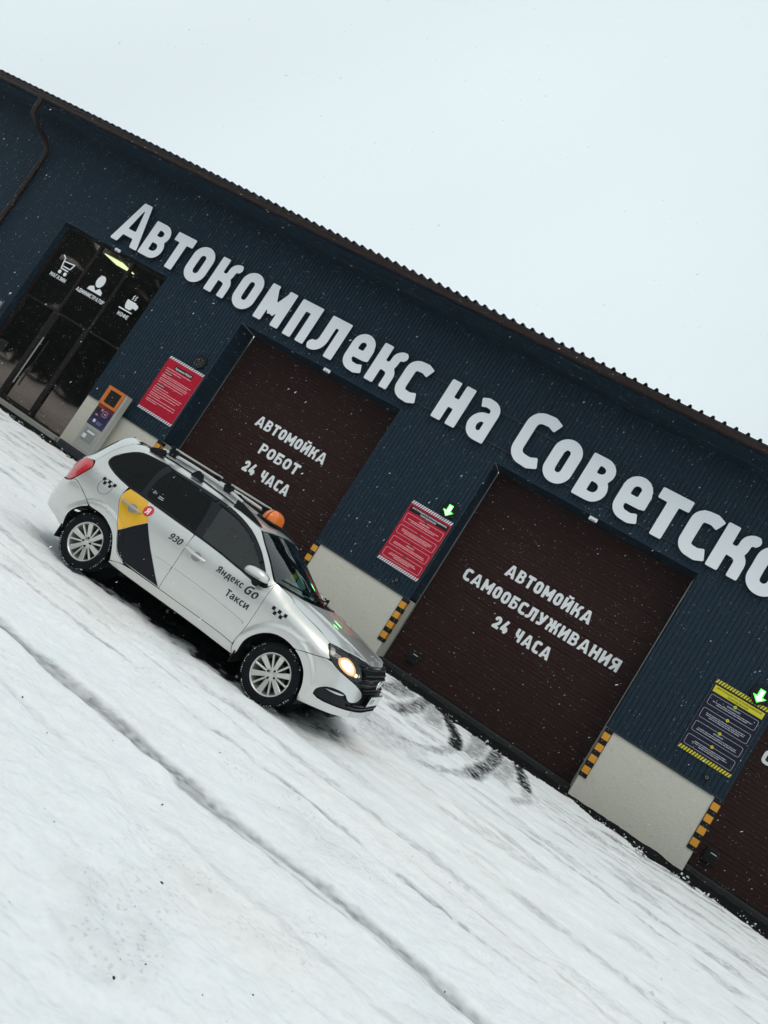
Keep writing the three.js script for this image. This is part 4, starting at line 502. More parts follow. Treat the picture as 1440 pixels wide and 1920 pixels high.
// ---- windows: black surround, then the panes
const dlo = [...qTop.slice(1).reverse(), [.19, 1.424], ...frameTop, [1.962, .952], [1.931, .93], [1.764, .933], [1.606, .953], [1.288, .981], [.983, .99], [.514, 1.001], [.185, 1.013], [.077, 1.009]].reverse();
const qGlass = [[-.375, 1.13], [-.37, 1.175], [-.318, 1.25], [-.245, 1.32], [-.165, 1.365], [-.079, 1.388], [.175, 1.408], [.158, 1.32], [.165, 1.2], [.2, 1.03], [.077, 1.02], [-.14, 1.042], [-.28, 1.076], [-.355, 1.102]];
const rGlass = [[.262, 1.05], [.24, 1.12], [.23, 1.2], [.235, 1.28], [.262, 1.377], [.6, 1.372], [.872, 1.352], [.93, 1.18], [.968, 1.008], [.52, 1.02], [.28, 1.03]];
const fGlass = [[1.0, 1.357], [1.155, 1.35], [1.317, 1.322], [1.41, 1.292], [1.483, 1.254], [1.627, 1.176], [1.72, 1.108], [1.79, 1.05], [1.775, .962], [1.613, .965], [1.296, .992], [1.072, 1.0], [1.04, 1.16]];
both('window_surround', dlo, C.black, { off: -0.004, gap: 0.0015, holes: [qGlass, rGlass, fGlass], L: 0.06, lip: 0.02 });
both('quarter_window', qGlass, C.tint, { off: -0.008, gap: -0.004, lip: 0, L: 0.05 });
both('rear_door_window', rGlass, C.tint, { off: -0.008, gap: -0.004, lip: 0, L: 0.05 });
both('front_door_window', fGlass, C.glass, { off: -0.008, gap: -0.004, lip: 0, L: 0.05 });
both('window_deflector', [[.235, 1.414], [.543, 1.419], [.9, 1.414], [.905, 1.375], [.6, 1.394], [.27, 1.39]], C.black, { off: 0.012, gap: 0, lip: 0.014, L: 0.06 });
both('window_deflector', [[.935, 1.413], [1.097, 1.404], [1.298, 1.369], [1.468, 1.316], [1.639, 1.225], [1.75, 1.145], [1.73, 1.11], [1.62, 1.19], [1.45, 1.285], [1.285, 1.34], [1.09, 1.372], [.94, 1.378]], C.black, { off: 0.012, gap: 0, lip: 0.014, L: 0.05 });
both('belt_trim', [[.08, 1.006], [.185, 1.010], [.514, .998], [.983, .987], [1.288, .977], [1.6, .95], [1.6, .964], [1.288, .991], [.983, 1.001], [.514, 1.012], [.19, 1.023], [.085, 1.018]], C.matt, { off: 0.006, gap: 0, lip: 0.01, L: 0.06 });
// ---- body films and lettering on the near side doors
const decal = (name, poly, mat, off = 0.0016, label, round = 1) => part(name, panelGeo(poly, { off, gap: 0.0, lip: 0, L: 0.03, round }), mat, taxi, label);
decal('yellow_film', [[.08, 1.003], [.062, .96], [.058, .923], [.07, .87], [.092, .826], [.175, .705], [.264, .596], [.38, .715], [.497, .824], [.43, .898], [.36, .975], [.345, .998], [.2, 1.004]], C.yellow, 0.0016, null, 0);
decal('black_film', [[.266, .592], [.38, .711], [.499, .820], [.55, .765], [.604, .709], [.68, .632], [.758, .562], [.87, .46], [.985, .354], [.50, .358], [.43, .386], [.40, .410], [.365, .45], [.315, .518]], C.film, 0.0016, null, 0);
const circlePoly = (cs, ch, r, n = 28) => Array.from({ length: n }, (_, i) => [cs + r * Math.cos(i / n * 6.2832), ch + r * Math.sin(i / n * 6.2832)]);
decal('red_badge', circlePoly(.418, .921, .058), phy(0.6, 0.012, 0.02, 0.35, { clearcoat: 0.5 }), 0.0032, null, 0);
function printed(name, cs, ch, w, h, draw, pw = 512, off = 0.0024, tilt = 0) {       // lettering: a piece of clear film with print, laid on the door
  const tex = canvasTex(pw, Math.round(pw * h / w), draw), al = canvasTex(pw, Math.round(pw * h / w), (c, W, H) => { c.fillStyle = '#000'; c.fillRect(0, 0, W, H); draw(c, W, H, '#fff'); }); al.colorSpace = THREE.NoColorSpace;
  const p = [[cs - w / 2, ch - h / 2], [cs + w / 2, ch - h / 2], [cs + w / 2, ch + h / 2], [cs - w / 2, ch + h / 2]];
  return part(name, panelGeo(p, { off, gap: 0, lip: 0, L: 0.03, round: 0, uv: (s, y) => [(s - cs) / w + 0.5, (y - ch) / h + 0.5] }), new THREE.MeshStandardMaterial({ map: tex, alphaMap: al, transparent: true, roughness: 0.45 }), taxi);
}
const INK = '#171a22';
const word = (txt, font, size, x = 0.5, y = 0.5, def = INK) => (c, W, H, col) => { if (!col) { c.fillStyle = def; c.fillRect(0, 0, W, H); } c.fillStyle = col ?? def; c.font = font.replace('$', Math.round(size * H)); c.textAlign = 'center'; c.textBaseline = 'middle'; c.fillText(txt, W * x, H * y); };
printed('badge_letter', .418, .921, .085, .1, word('Я', 'bold $px sans-serif', 0.92, 0.5, 0.52, '#f4f2f2'), 256, 0.0044);
printed('fleet_number', .858, .847, .215, .10, word('930', 'bold italic $px sans-serif', 0.98, 0.5, 0.5), 384);
printed('brand_word', 1.588, .842, .40, .135, word('Яндекс', 'bold $px sans-serif', 0.70, 0.5, 0.5), 768);
printed('go_word', 1.865, .838, .205, .13, word('Go', 'bold italic $px sans-serif', 0.98, 0.46, 0.5), 384);
printed('taxi_word', 1.785, .705, .285, .12, word('Такси', 'bold $px sans-serif', 0.84, 0.5, 0.52), 512);
printed('age_mark', .318, 1.112, .09, .05, word('0+', '$px sans-serif', 0.9, 0.5, 0.5, '#c8ccd0'), 160, -0.002);
printed('window_small_print', .42, 1.094, .085, .04, (c, W, H, col) => { c.fillStyle = '#c8ccd0'; if (!col) c.fillRect(0, 0, W, H); if (col) { c.fillStyle = col; c.fillRect(8, H * 0.15, W * 0.72, H * 0.16); c.fillRect(8, H * 0.6, W * 0.8, H * 0.16); } }, 160, -0.002);
const checks = (cs, ch, q, rows, sk = 0) => rows.flatMap(([i, j]) => [[[cs + i * q, ch + j * q + i * q * sk], [cs + (i + 0.94) * q, ch + j * q + (i + 0.94) * q * sk], [cs + (i + 0.94) * q, ch + (j + 0.94) * q + (i + 0.94) * q * sk], [cs + i * q, ch + (j + 0.94) * q + i * q * sk]]]);
{ const g = []; for (const p of checks(2.128, .766, .0375, [[0, 1.9], [0.95, 0.95], [1.9, 1.9], [2.85, 0.95], [3.8, 1.9]].map(([i, j]) => [i, j - 0.6]))) g.push(panelGeo(p, { off: 0.002, gap: 0, lip: 0, L: 0.03, round: 0 })); part('checker_mark', g, C.film, taxi); }
{ const g = []; for (const p of checks(-.252, .866, .0375, [[0, 1.6], [1, 0.7], [2, 1.6], [3, 0.7], [4, 1.6], [1, 2.3 * 0.0 + 0.7]].slice(0, 5))) g.push(panelGeo(p, { off: 0.0035, gap: 0, lip: 0, L: 0.03, round: 0 })); part('checker_mark', g, C.film, taxi); }
{ // fuel flap as a real round joint; door moulding
  const o = circlePoly(-.165, .878, .085, 40), i = circlePoly(-.165, .878, .0815, 40); part('fuel_flap', panelGeo(o, { off: 0.0014, gap: 0, lip: 0.004, holes: [i], L: 0.03, round: 0 }), C.matt, taxi);
  for (const q of [[[.78, .552], [1.0, .562], [1.0, .598], [.765, .592]], [[1.018, .562], [1.4, .556], [1.94, .532], [1.965, .54], [1.955, .56], [1.4, .594], [1.018, .598]]]) { part('door_moulding', panelGeo(q, { off: 0.006, gap: 0, lip: 0.008, L: 0.03, round: 1 }), C.paint, taxi); }
}
// ---- door handles, with the cup behind them
for (const [a, b] of [[[.118, .874], [.365, .864]], [[1.026, .836], [1.27, .827]]]) {
  const m = [(a[0] + b[0]) / 2 + 0.012, (a[1] + b[1]) / 2 - 0.014], cup = panelGeo(circlePoly(m[0], m[1], .058, 24).map(([s, h]) => [s, m[1] + (h - m[1]) * 0.8]), { off: 0.0025, gap: 0, lip: 0.003, L: 0.03, round: 0 });
  part('handle_cup', cup, std(0.3, 0.3, 0.29, 0.4), taxi);
  const pts = [0, .25, .5, .75, 1].map((t) => skin(lerp(a[0], b[0], t), lerp(a[1], b[1], t), 0.022 + 0.024 * Math.sin(Math.PI * t))); const g = tube(pts, 0.0155, 10, 24); part('door_handle', [g, ...[0, 4].map((k) => { const s = new THREE.SphereGeometry(0.0155, 10, 8); s.translate(...pts[k]); return s; })], a[0] < 1 ? std(0.42, 0.39, 0.32, 0.35, { metalness: 0.3 }) : C.paint, taxi);
}
// ---- hood, roof, windscreen, cowl
const hoodC = smoothTab([2.0, 2.2, 2.4, 2.68, 2.9, 3.05, 3.13, 3.19], [1.075, 1.064, 1.04, .983, .932, .888, .852, .80]);
const hoodHe = smoothTab([2.0, 2.2, 2.274, 2.448, 2.613, 2.79, 3.06, 3.2], [1.034, 1.0, .967, .928, .898, .853, .846, .80]);
const hoodW = (() => { const xs = [], zs = []; for (let s = 2.0; s <= 2.8; s += .05) { const q = skin(s, hoodHe(s)); xs.push(q[0]); zs.push(q[2] - .005); } return (x) => interp(x, xs, zs); })();
const hoodY = (x, z) => { const c = hoodC(x), e = Math.min(c - .02, hoodHe(x)), az = Math.abs(z), q = az / hoodW(x); return c - (c - e) * Math.pow(q, 2.6) + .010 * Math.exp(-(((az - .47 + (x - 2.4) * 0.12) / .03) ** 2)) * sstep(2.2, 2.5, x) - 0.007 * sstep(.44, .3, az) * sstep(2.25, 2.6, x) * sstep(3.15, 2.9, x); };
{
  const rear = (z) => 2.40 - .36 * Math.pow(Math.abs(z) / .74, 2.6), front = (z) => { const q = Math.abs(z); return q < .5 ? 3.175 - .12 * (q / .5) ** 2 : interp(q, [.5, .58, .66, .715, .74], [3.055, 3.0, 2.90, 2.79, 2.72]); };
  const nu = 44, nv = 30, pos = [], nor = [], idx = []; const W = (x) => interp(x, [2.0, 2.2, 2.45, 2.8, 3.2], [.745, .735, .725, .715, .70]);
  for (let j = 0; j <= nv; j++) for (let i = 0; i <= nu; i++) { const u = i / nu * 2 - 1, xa = lerp(rear(u * .735) + 0.004, front(u * .72), j / nv), zz = u * hoodW(xa), x = xa, e = 0.004; pos.push(x, hoodY(x, zz), zz); const nx = -(hoodY(x + e, zz) - hoodY(x - e, zz)) / (2 * e), nz = -(hoodY(x, zz + e) - hoodY(x, zz - e)) / (2 * e), l = Math.hypot(nx, 1, nz); nor.push(nx / l, 1 / l, nz / l); }
  for (let j = 0; j < nv; j++) for (let i = 0; i < nu; i++) { const a = j * (nu + 1) + i, b = a + nu + 1; idx.push(a, a + 1, b, a + 1, b + 1, b); }
  part('hood', meshFrom(pos, idx, null, nor), C.paint, taxi);
  const under = pos.map((v, i) => i % 3 === 1 ? v - 0.03 : v); part('hood_underside', meshFrom(under, idx), C.matt, taxi);
  { // rolled front edge of the hood
    const p2 = [], i2 = []; for (let i = 0; i <= nu; i++) { const k = (nv * (nu + 1) + i) * 3; p2.push(pos[k], pos[k + 1], pos[k + 2], pos[k] + 0.006, pos[k + 1] - 0.012, pos[k + 2] * 1.002, pos[k] - 0.005, pos[k + 1] - 0.026, pos[k + 2]); if (i) { const o = (i - 1) * 3; i2.push(o, o + 3, o + 1, o + 1, o + 3, o + 4, o + 1, o + 4, o + 2, o + 2, o + 4, o + 5); } } part('hood_edge', meshFrom(p2, i2), C.paint, taxi); }
}
// windscreen: bowed sheet between the two pillars
const wsA = (v) => { const q = v * (wsEdge.length - 1), i = Math.min(wsEdge.length - 2, Math.floor(q)), t = q - i; return skin(lerp(wsEdge[i][0], wsEdge[i + 1][0], t), lerp(wsEdge[i][1], wsEdge[i + 1][1], t)); };
const wsPt = (u, v) => { const [x, y, z] = wsA(v), k = 1 - u * u; return [x + k * lerp(.05, .33, v) - 0.0, y + k * lerp(.045, -.0, v), u * z]; };
{
  const grid = (u0, u1, v0, v1, nu, nv, d) => { const pos = [], idx = []; for (let j = 0; j <= nv; j++) for (let i = 0; i <= nu; i++) { const p = wsPt(lerp(u0, u1, i / nu), lerp(v0, v1, j / nv)); pos.push(p[0] + d * 0.6, p[1] + d * 0.8, p[2]); } for (let j = 0; j < nv; j++) for (let i = 0; i < nu; i++) { const a = j * (nu + 1) + i, b = a + nu + 1; idx.push(a, b, a + 1, a + 1, b, b + 1); } return meshFrom(pos, idx); };
  part('windscreen', grid(-.985, .985, .0, 1, 40, 24, -0.004), C.glass, taxi);
  part('windscreen_border', [grid(-.985, -.945, 0, 1, 3, 24, -0.007), grid(.945, .985, 0, 1, 3, 24, -0.007), grid(-.945, .945, 0, .045, 40, 2, -0.007), grid(-.945, .945, .945, 1, 40, 2, -0.007)], C.black, taxi);
  part('windscreen_seal', [1, -1].map((k) => tube([0, .2, .4, .6, .8, 1].map((v) => { const p = wsPt(k * 0.992, v); return [p[0] + 0.002, p[1] + 0.003, p[2]]; }), 0.008, 8, 30)), C.rubber, taxi);
  // cowl panel and wipers
  const pos = [], idx = []; for (let i = 0; i <= 40; i++) { const u = (i / 40 * 2 - 1), a = wsPt(u * .985, .985), z = u * .74, x = 2.41 - .36 * Math.pow(Math.abs(u), 2.6); pos.push(a[0] - 0.01, a[1] - 0.012, a[2], lerp(a[0], x, .5), lerp(a[1], hoodY(x, z), .5) - 0.028, lerp(a[2], z, .5), x + 0.03, hoodY(x, z) - 0.02, z); if (i) { const o = (i - 1) * 3; for (const k of [0, 1]) idx.push(o + k, o + k + 1, o + k + 3, o + k + 3, o + k + 1, o + k + 4); } } part('cowl', meshFrom(pos, idx), C.matt, taxi);
  for (const [u0, u1, v1] of [[.62, -.08, .955], [-.1, -.75, .965]]) { const P = [0, .33, .66, 1].map((t) => { const p = wsPt(lerp(u0 + .3, u1, t), lerp(.93, v1 - .02, t)); return [p[0] + 0.02, p[1] + 0.03, p[2]]; }); const pv = wsPt(u0 * .6, .99); part('wiper', [tube(P, 0.008, 8, 20), tube([[pv[0] + .02, pv[1] + .005, pv[2]], [P[2][0] + .01, P[2][1] + .016, P[2][2]]].concat([[P[1][0] + .004, P[1][1] + 0.012, P[1][2]]]), 0.009, 8, 14)], C.rubber, taxi); }
}
const roofEdgeAt = (x) => { let s = x; const e = [...roofEdge, wsEdge[0]]; return skin(s, interp(s, e.map((q) => q[0]), e.map((q) => q[1]))); };
{
  const nu = 30, nv = 40, pos = [], idx = []; const x1 = 1.51, x0 = -.30;
  for (let j = 0; j <= nv; j++) { const t = j / nv, s = lerp(x0, x1, t), e = roofEdgeAt(s), ws = wsPt(0, 0), fx = sstep(.75, 1, t); for (let i = 0; i <= nu; i++) { const u = i / nu * 2 - 1, k = 1 - u * u, rearBow = sstep(.25, 0, t) * -.12; pos.push(e[0] + k * (fx * .05 + rearBow), e[1] + 0.004 * (1 - Math.pow(u, 8)) + k * lerp(.055, .045, fx) * sstep(0, .15, t + .05), u * e[2]); } }
  for (let j = 0; j < nv; j++) for (let i = 0; i < nu; i++) { const a = j * (nu + 1) + i, b = a + nu + 1; idx.push(a, a + 1, b, a + 1, b + 1, b); }
  part('roof', meshFrom(pos, idx), C.paint, taxi);
  // roof rails with black feet, and two cross bars
  for (const k of [1, -1]) {
    const R = (x, d) => { const e = roofEdgeAt(x); return [e[0], d, k * .56]; }, yr = (x) => roofEdgeAt(x)[1];
    part('roof_rail', [tube([[.0, 1.53, k * .55], [.2, 1.547, k * .555], [.6, 1.552, k * .558], [.95, 1.54, k * .556], [1.13, 1.515, k * .55]], 0.017, 10, 40)], C.silver, taxi);
    for (const g of [[-.13, .05, 1.50, 1.53], [.46, .6, 1.505, 1.545], [1.08, 1.46, 1.50, 1.505]].map(([a, b, ya, yb]) => { const n = 10, pts = []; for (let i = 0; i <= n; i++) { const x = lerp(a, b, i / n), e = roofEdgeAt(clamp(x, -.28, 1.5))[1]; const peak = a > 1 ? Math.pow(1 - i / n, .8) : a < 0 ? Math.pow(i / n, .6) : Math.sin(Math.PI * i / n); pts.push([x, Math.max(e + .012, lerp(e + .008, yb + .006, peak))]); } const sh = new THREE.Shape([...pts.map((q) => new THREE.Vector2(...q)), ...[...pts].reverse().map((q) => new THREE.Vector2(q[0], roofEdgeAt(clamp(q[0], -.28, 1.5))[1] - .01))]); const g = new THREE.ExtrudeGeometry(sh, { depth: .036, bevelEnabled: true, bevelSize: .004, bevelThickness: .004, bevelSegments: 2 }); g.translate(0, 0, k * .552 - .018); return g; })) part('rail_foot', g, C.matt, taxi);
    const e = []; for (let i = 0; i <= 20; i++) { const x = lerp(-.2, 1.4, i / 20), q = roofEdgeAt(x); e.push([x, q[1] + .012, k * (q[2] - .018)]); } part('roof_ditch', tube(e, 0.006, 6, 60), C.rubber, taxi);
  }
  for (const x of [.14, .912]) {
    const c = new THREE.Shape(); c.absellipse(0, 0, .034, .011, 0, 6.2831); const g = new THREE.ExtrudeGeometry(c, { depth: 1.24, bevelEnabled: false, curveSegments: 12 }); g.translate(x, 1.607, -.62);
    part('cross_bar', g, std(0.66, 0.66, 0.62, 0.4, { metalness: 0.5 }), taxi);
    for (const k of [1, -1]) { part('bar_end', rbox(x - .032, x + .032, 1.594, 1.62, k > 0 ? .615 : -.645, k > 0 ? .645 : -.615, .01, 2), C.matt, taxi); part('bar_clamp', [rbox(x - .05, x + .05, 1.53, 1.60, k * .557 - .032, k * .557 + .032, .014, 2), rbox(x - .034, x + .034, 1.51, 1.56, k * .557 - .042, k * .557 + .042, .01, 2), bar([x - .055, 1.565, k * .557 + .02], [x + .055, 1.565, k * .557 + .02], .011, 8)], C.matt, taxi); }
  }
}
// ---- mirrors
for (const k of [1, -1]) {
  const sec = [[1.735, .0], [1.74, .05], [1.79, .075], [1.86, .082], [1.92, .078], [1.965, .062], [1.992, .03], [1.995, 0]], pos = [], idx = [], n = 14;
  const prof = [[1.738, 1.018, .0, .0], [1.739, 1.018, .032, .07], [1.76, 1.022, .041, .082], [1.80, 1.028, .047, .088], [1.86, 1.031, .049, .086], [1.91, 1.03, .047, .078], [1.95, 1.027, .041, .064], [1.98, 1.022, .03, .042], [1.992, 1.018, .016, .02], [1.996, 1.016, 0, 0]];
  for (const [x, y, ry, rz] of prof) for (let i = 0; i <= n; i++) { const a = i / n * 6.2832, c = Math.cos(a), s = Math.sin(a), q = (v) => Math.sign(v) * Math.pow(Math.abs(v), .72); pos.push(x, y + ry * q(s), k * (.935 + rz * q(c))); }
  for (let j = 0; j + 1 < prof.length; j++) for (let i = 0; i < n; i++) { const a = j * (n + 1) + i, b = a + n + 1; idx.push(a, b, a + 1, a + 1, b, b + 1); }
  part('mirror_shell', meshFrom(pos, idx), C.paint, taxi); part('mirror_glass', (() => { const g = new THREE.CircleGeometry(1, 24); g.scale(.066, .03, 1); g.rotateY(-Math.PI / 2); g.translate(1.735, 1.018, k * .935); return g; })(), C.chrome, taxi);
  part('mirror_joint', tube([[1.75, 1.0, k * 1.015], [1.80, .997, k * 1.02], [1.88, .999, k * 1.018], [1.93, 1.002, k * 1.005]], 0.0022, 6, 20), C.matt, taxi);
  part('mirror_foot', [(() => { const g = new THREE.CylinderGeometry(.03, .045, .12, 12); g.rotateX(k * -1.1); g.translate(1.86, .972, k * .845); return g; })(), (() => { const sh = new THREE.Shape([[1.79, 1.06], [1.80, .945], [1.95, .935], [1.955, .965]].map((q) => new THREE.Vector2(...q))); const g = new THREE.ExtrudeGeometry(sh, { depth: .02, bevelEnabled: true, bevelSize: .004, bevelThickness: .004 }); g.rotateX(k > 0 ? 0 : 0); g.translate(0, 0, k > 0 ? .772 : -.792); return g; })()], C.matt, taxi);
}
// ---- headlamps: reflector bowl, lit lens behind clear cover
const lampOutline = [[2.786, .831], [2.812, .85], [2.944, .855], [3.051, .843], [3.13, .83], [3.203, .812], [3.30, .79], [3.374, .768], [3.385, .735], [3.37, .705], [3.251, .65], [3.13, .668], [3.001, .69], [2.92, .725], [2.866, .748]];
const coverGlass = new THREE.MeshPhysicalMaterial({ color: lin(0.95, 0.95, 0.94), roughness: 0.02, transmission: 1, ior: 1.45, side: THREE.DoubleSide });
both('headlamp_housing', lampOutline, std(0.16, 0.155, 0.15, 0.3, { metalness: 0.6 }), { off: -0.05, gap: 0.002, lip: 0, L: 0.04 });
both('headlamp_cover', lampOutline, coverGlass, { off: 0.0, gap: 0.002, lip: 0.0, L: 0.03 });
both('headlamp_rim', inset(lampOutline, -0.002), C.matt, { off: -0.002, gap: 0, lip: 0.045, holes: [inset(lampOutline, 0.006)], L: 0.04, round: 0 });
for (const k of [1, -1]) {
  const flip = (p) => [p[0], p[1], p[2] * k], P = flip(skin(3.055, .757, -0.035)), Pi = flip(skin(3.25, .722, -0.035)), nrm = skinNormal(3.055, .757);
  const n = new THREE.Vector3(nrm[0], nrm[1] + .1, nrm[2] * k).normalize(), rot = new THREE.Quaternion().setFromUnitVectors(new THREE.Vector3(0, 0, 1), n);
  const bowl = (r, d, p) => { const g = new THREE.LatheGeometry(Array.from({ length: 9 }, (_, i) => new THREE.Vector2(r * Math.sin(i / 8 * 1.45), -d * Math.cos(i / 8 * 1.45))), 24); g.rotateX(Math.PI / 2); g.scale(1.25, .8, 1); g.applyQuaternion(rot); g.translate(...p); return g; };
  part('reflector', bowl(.05, .035, Pi), C.chrome, taxi);
  const side = (g) => k > 0 ? g : mirrorGeo(g), sheet = (p, off) => side(panelGeo(p, { off, gap: 0, lip: .006, L: .03, round: 2 }));
  part('reflector', sheet([[2.87, .80], [2.95, .838], [3.06, .83], [3.2, .798], [3.30, .772], [3.34, .72], [3.26, .665], [3.13, .682], [3.0, .705], [2.9, .75]], -.042), std(.7, .68, .64, .25, { metalness: .8 }), taxi);
  part('lamp_bowl', sheet([[2.955, .772], [3.0, .808], [3.07, .818], [3.17, .79], [3.235, .745], [3.24, .70], [3.17, .684], [3.07, .695], [2.985, .725]], -.032), new THREE.MeshStandardMaterial({ color: lin(.2, .15, .1), roughness: .5, emissive: lin(1, 0.5, 0.17), emissiveIntensity: .95 }), taxi);
  part('lamp_bulb', sheet([[2.985, .772], [3.02, .795], [3.08, .80], [3.16, .772], [3.195, .735], [3.185, .708], [3.10, .708], [3.01, .735]], -.024), new THREE.MeshStandardMaterial({ color: lin(.2, .2, .2), roughness: .5, emissive: lin(1, 0.82, 0.52), emissiveIntensity: 1.8 }), taxi);
  const g2 = new THREE.SphereGeometry(.022, 14, 10); g2.scale(1.3, 1, .4); g2.applyQuaternion(rot); g2.translate(Pi[0], Pi[1] - .01, Pi[2]); part('side_bulb', g2, new THREE.MeshStandardMaterial({ color: 0xffffff, emissive: lin(1, 0.6, 0.25), emissiveIntensity: 0.9 }), taxi);
  part('indicator', sheet([[2.815, .828], [2.86, .836], [2.9, .80], [2.89, .765], [2.86, .77]], -.03), std(0.35, 0.34, 0.36, 0.3), taxi);
  const sp = new THREE.SpotLight(0xffd9a0, 1.2, 0, 0.5, 0.7); sp.position.set(P[0] + .12, P[1], P[2]); sp.target.position.set(P[0] + 5, .1, P[2]); sp.shadow.radius = 3; sp.castShadow = true; taxi.add(sp, sp.target); sp.name = 'headlamp_beam'; sp.target.name = 'beam_target';
}
// ---- grille bars, badge, number plate
{
  const rib = (h, s0, off, r) => { const pts = []; for (let i = 0; i <= 16; i++) { const t = i / 16, s = lerp(s0, SF - .002, t); pts.push(skin(s, h + .012 * Math.sin(t * 1.57), off)); } return pts; };
  const bars = [], chromes = [];
  for (const [h, s0] of [[.80, 3.30], [.755, 3.40], [.715, 3.40], [.615, 3.45], [.585, 3.5], [.46, 3.36], [.43, 3.3]]) { const p = rib(h, s0, -.006); bars.push(tube(p, .011, 6, 30)); bars.push(mirrorGeo(tube(p, .011, 6, 30))); }
  part('grille_bar', bars, C.black, taxi);
  for (const [h, s0] of [[.822, 3.26], [.665, 3.36]]) { const p = rib(h, s0, .0); chromes.push(tube(p, .005, 6, 30), mirrorGeo(tube(p, .005, 6, 30))); } part('grille_trim', chromes, std(0.12, 0.12, 0.12, 0.15, { metalness: 0.9 }), taxi);
  const bx = skin(SF, .685, .0)[0] + .012; const ring = new THREE.TorusGeometry(.055, .009, 10, 32); ring.scale(1.28, .82, 1); ring.rotateY(Math.PI / 2); ring.translate(bx, .685, 0);
  const boat = tube([[bx, .655, .05], [bx, .648, .0], [bx, .66, -.045], [bx, .70, -.01], [bx, .722, .02], [bx, .70, .012], [bx, .66, .02]], .007, 8, 40); part('front_badge', [ring, boat], C.chrome, taxi);
  const px = skin(SF, .52, 0)[0] + .022; part('plate_holder', rbox(px - .012, px, .455, .59, -.275, .275, .006, 1), C.matt, taxi);
  const tex = canvasTex(1040, 224, (c, W, H) => { c.fillStyle = '#e4e6e6'; c.fillRect(0, 0, W, H); c.strokeStyle = '#15161a'; c.lineWidth = 10; rr(c, 10, 10, W - 20, H - 20, 26); c.stroke(); c.beginPath(); c.moveTo(770, 10); c.lineTo(770, H - 10); c.stroke(); c.fillStyle = '#15161a'; c.textAlign = 'center'; c.textBaseline = 'middle'; c.font = 'bold 150px sans-serif'; c.fillText('М930', 300, 118, 480); c.font = 'bold 100px sans-serif'; });
  const pg = new THREE.PlaneGeometry(.52, .112); pg.rotateY(Math.PI / 2); pg.translate(px + .002, .527, 0); part('number_plate', pg, std(1, 1, 1, 0.4, { map: tex }), taxi);
}
// ---- wheels
function lathe(pts, n = 64) { const g = new THREE.LatheGeometry(pts.map((p) => new THREE.Vector2(...p)), n); g.rotateX(Math.PI / 2); return g; }
const tyreG = lathe([[.198, -.085], [.215, -.095], [.25, -.098], [.28, -.092], [.293, -.078], [.298, -.06], [.299, 0], [.298, .06], [.293, .078], [.28, .092], [.25, .0985], [.222, .096], [.207, .088], [.203, .08]], 96);
const rimG = lathe([[.15, -.07], [.19, -.08], [.2, -.075], [.197, .02], [.199, .06], [.203, .078], [.208, .084], [.207, .09], [.2, .089], [.193, .08], [.188, .066], [.184, .03], [.16, -.05]], 72);
const spoke = (a, wi, wo, d) => { const sh = new THREE.Shape([[-wi, .05], [-wo, .19], [wo, .19], [wi, .05]].map((q) => new THREE.Vector2(...q))), g = new THREE.ExtrudeGeometry(sh, { depth: .02, bevelEnabled: true, bevelSize: .004, bevelThickness: .006, bevelSegments: 2 }); const p = g.attributes.position; for (let i = 0; i < p.count; i++) { const y = p.getY(i); p.setZ(i, p.getZ(i) + .052 - .022 * (1 - clamp((y - .05) / .14)) ** 2 + d); } g.computeVertexNormals(); g.rotateZ(a); return g; };
const snowMat = std(0.72, 0.76, 0.79, 0.95);
function wheel(x, z, turn, seed, back) {
  const w = sub('wheel', taxi); w.position.set(x, .297, z); w.rotation.set(0, turn + (back ? Math.PI : 0), 0);
  part('tyre', tyreG, C.rubber, w); part('rim', rimG, C.alloy, w);
  const r = rng(seed), a0 = r() * 6.28;
  for (let k = 0; k < 6; k++) { part('spoke', spoke(a0 + k * 1.0472, .016, .026, 0), C.alloy, w); part('spoke', spoke(a0 + k * 1.0472 + .5, .0055, .0065, -.004), C.alloy, w); }
  part('hub', [lathe([[.001, .066], [.026, .066], [.03, .06], [.056, .056], [.066, .05], [.07, .03]], 32)], C.alloy, w); part('hub_badge', (() => { const g = new THREE.TorusGeometry(.014, .0025, 6, 20); g.scale(1.3, .8, 1); g.translate(0, 0, .067); return g; })(), C.chrome, w);
  for (let k = 0; k < 4; k++) { const a = a0 + .3 + k * 1.5708; part('wheel_nut', (() => { const g = new THREE.CylinderGeometry(.0105, .012, .02, 6); g.rotateX(Math.PI / 2); g.translate(.046 * Math.cos(a), .046 * Math.sin(a), .06); return g; })(), C.matt, w); }
  part('brake_disc', lathe([[.02, -.02], [.125, -.02], [.125, -.035], [.02, -.035]], 40), std(0.1, 0.085, 0.075, 0.5, { metalness: 0.6 }), w); part('wheel_back', lathe([[.001, -.06], [.19, -.06]], 40), C.matt, w);
  // tread blocks at the shoulder, packed snow between them
  const tb = []; for (let k = 0; k < 84; k++) for (const s of [-1, 1]) { const g = new THREE.BoxGeometry(.0085, .015, .034); g.translate(0, .2965, s * .076); g.rotateZ(k / 84 * 6.2832 + (s > 0 ? 0 : .035)); tb.push(g); } part('tread_blocks', tb, C.rubber, w).userData.kind = 'stuff';
  const sn = []; for (let k = 0; k < 230; k++) { const a = r() * 6.2832, dens = vnoise(a * 3.1 + seed, seed * 1.7); if (dens < .44) continue; const g = new THREE.IcosahedronGeometry(1, 0), q = .0022 + .0048 * r() * r(); g.scale(q * (1 + 1.6 * r()), q * .9, q * 1.2); g.translate((r() - .5) * .004, .288 + .011 * r(), .078 + .014 * (r() - .2)); g.rotateZ(a); sn.push(g); } part('packed_snow', sn, snowMat, w).userData.kind = 'stuff';
}
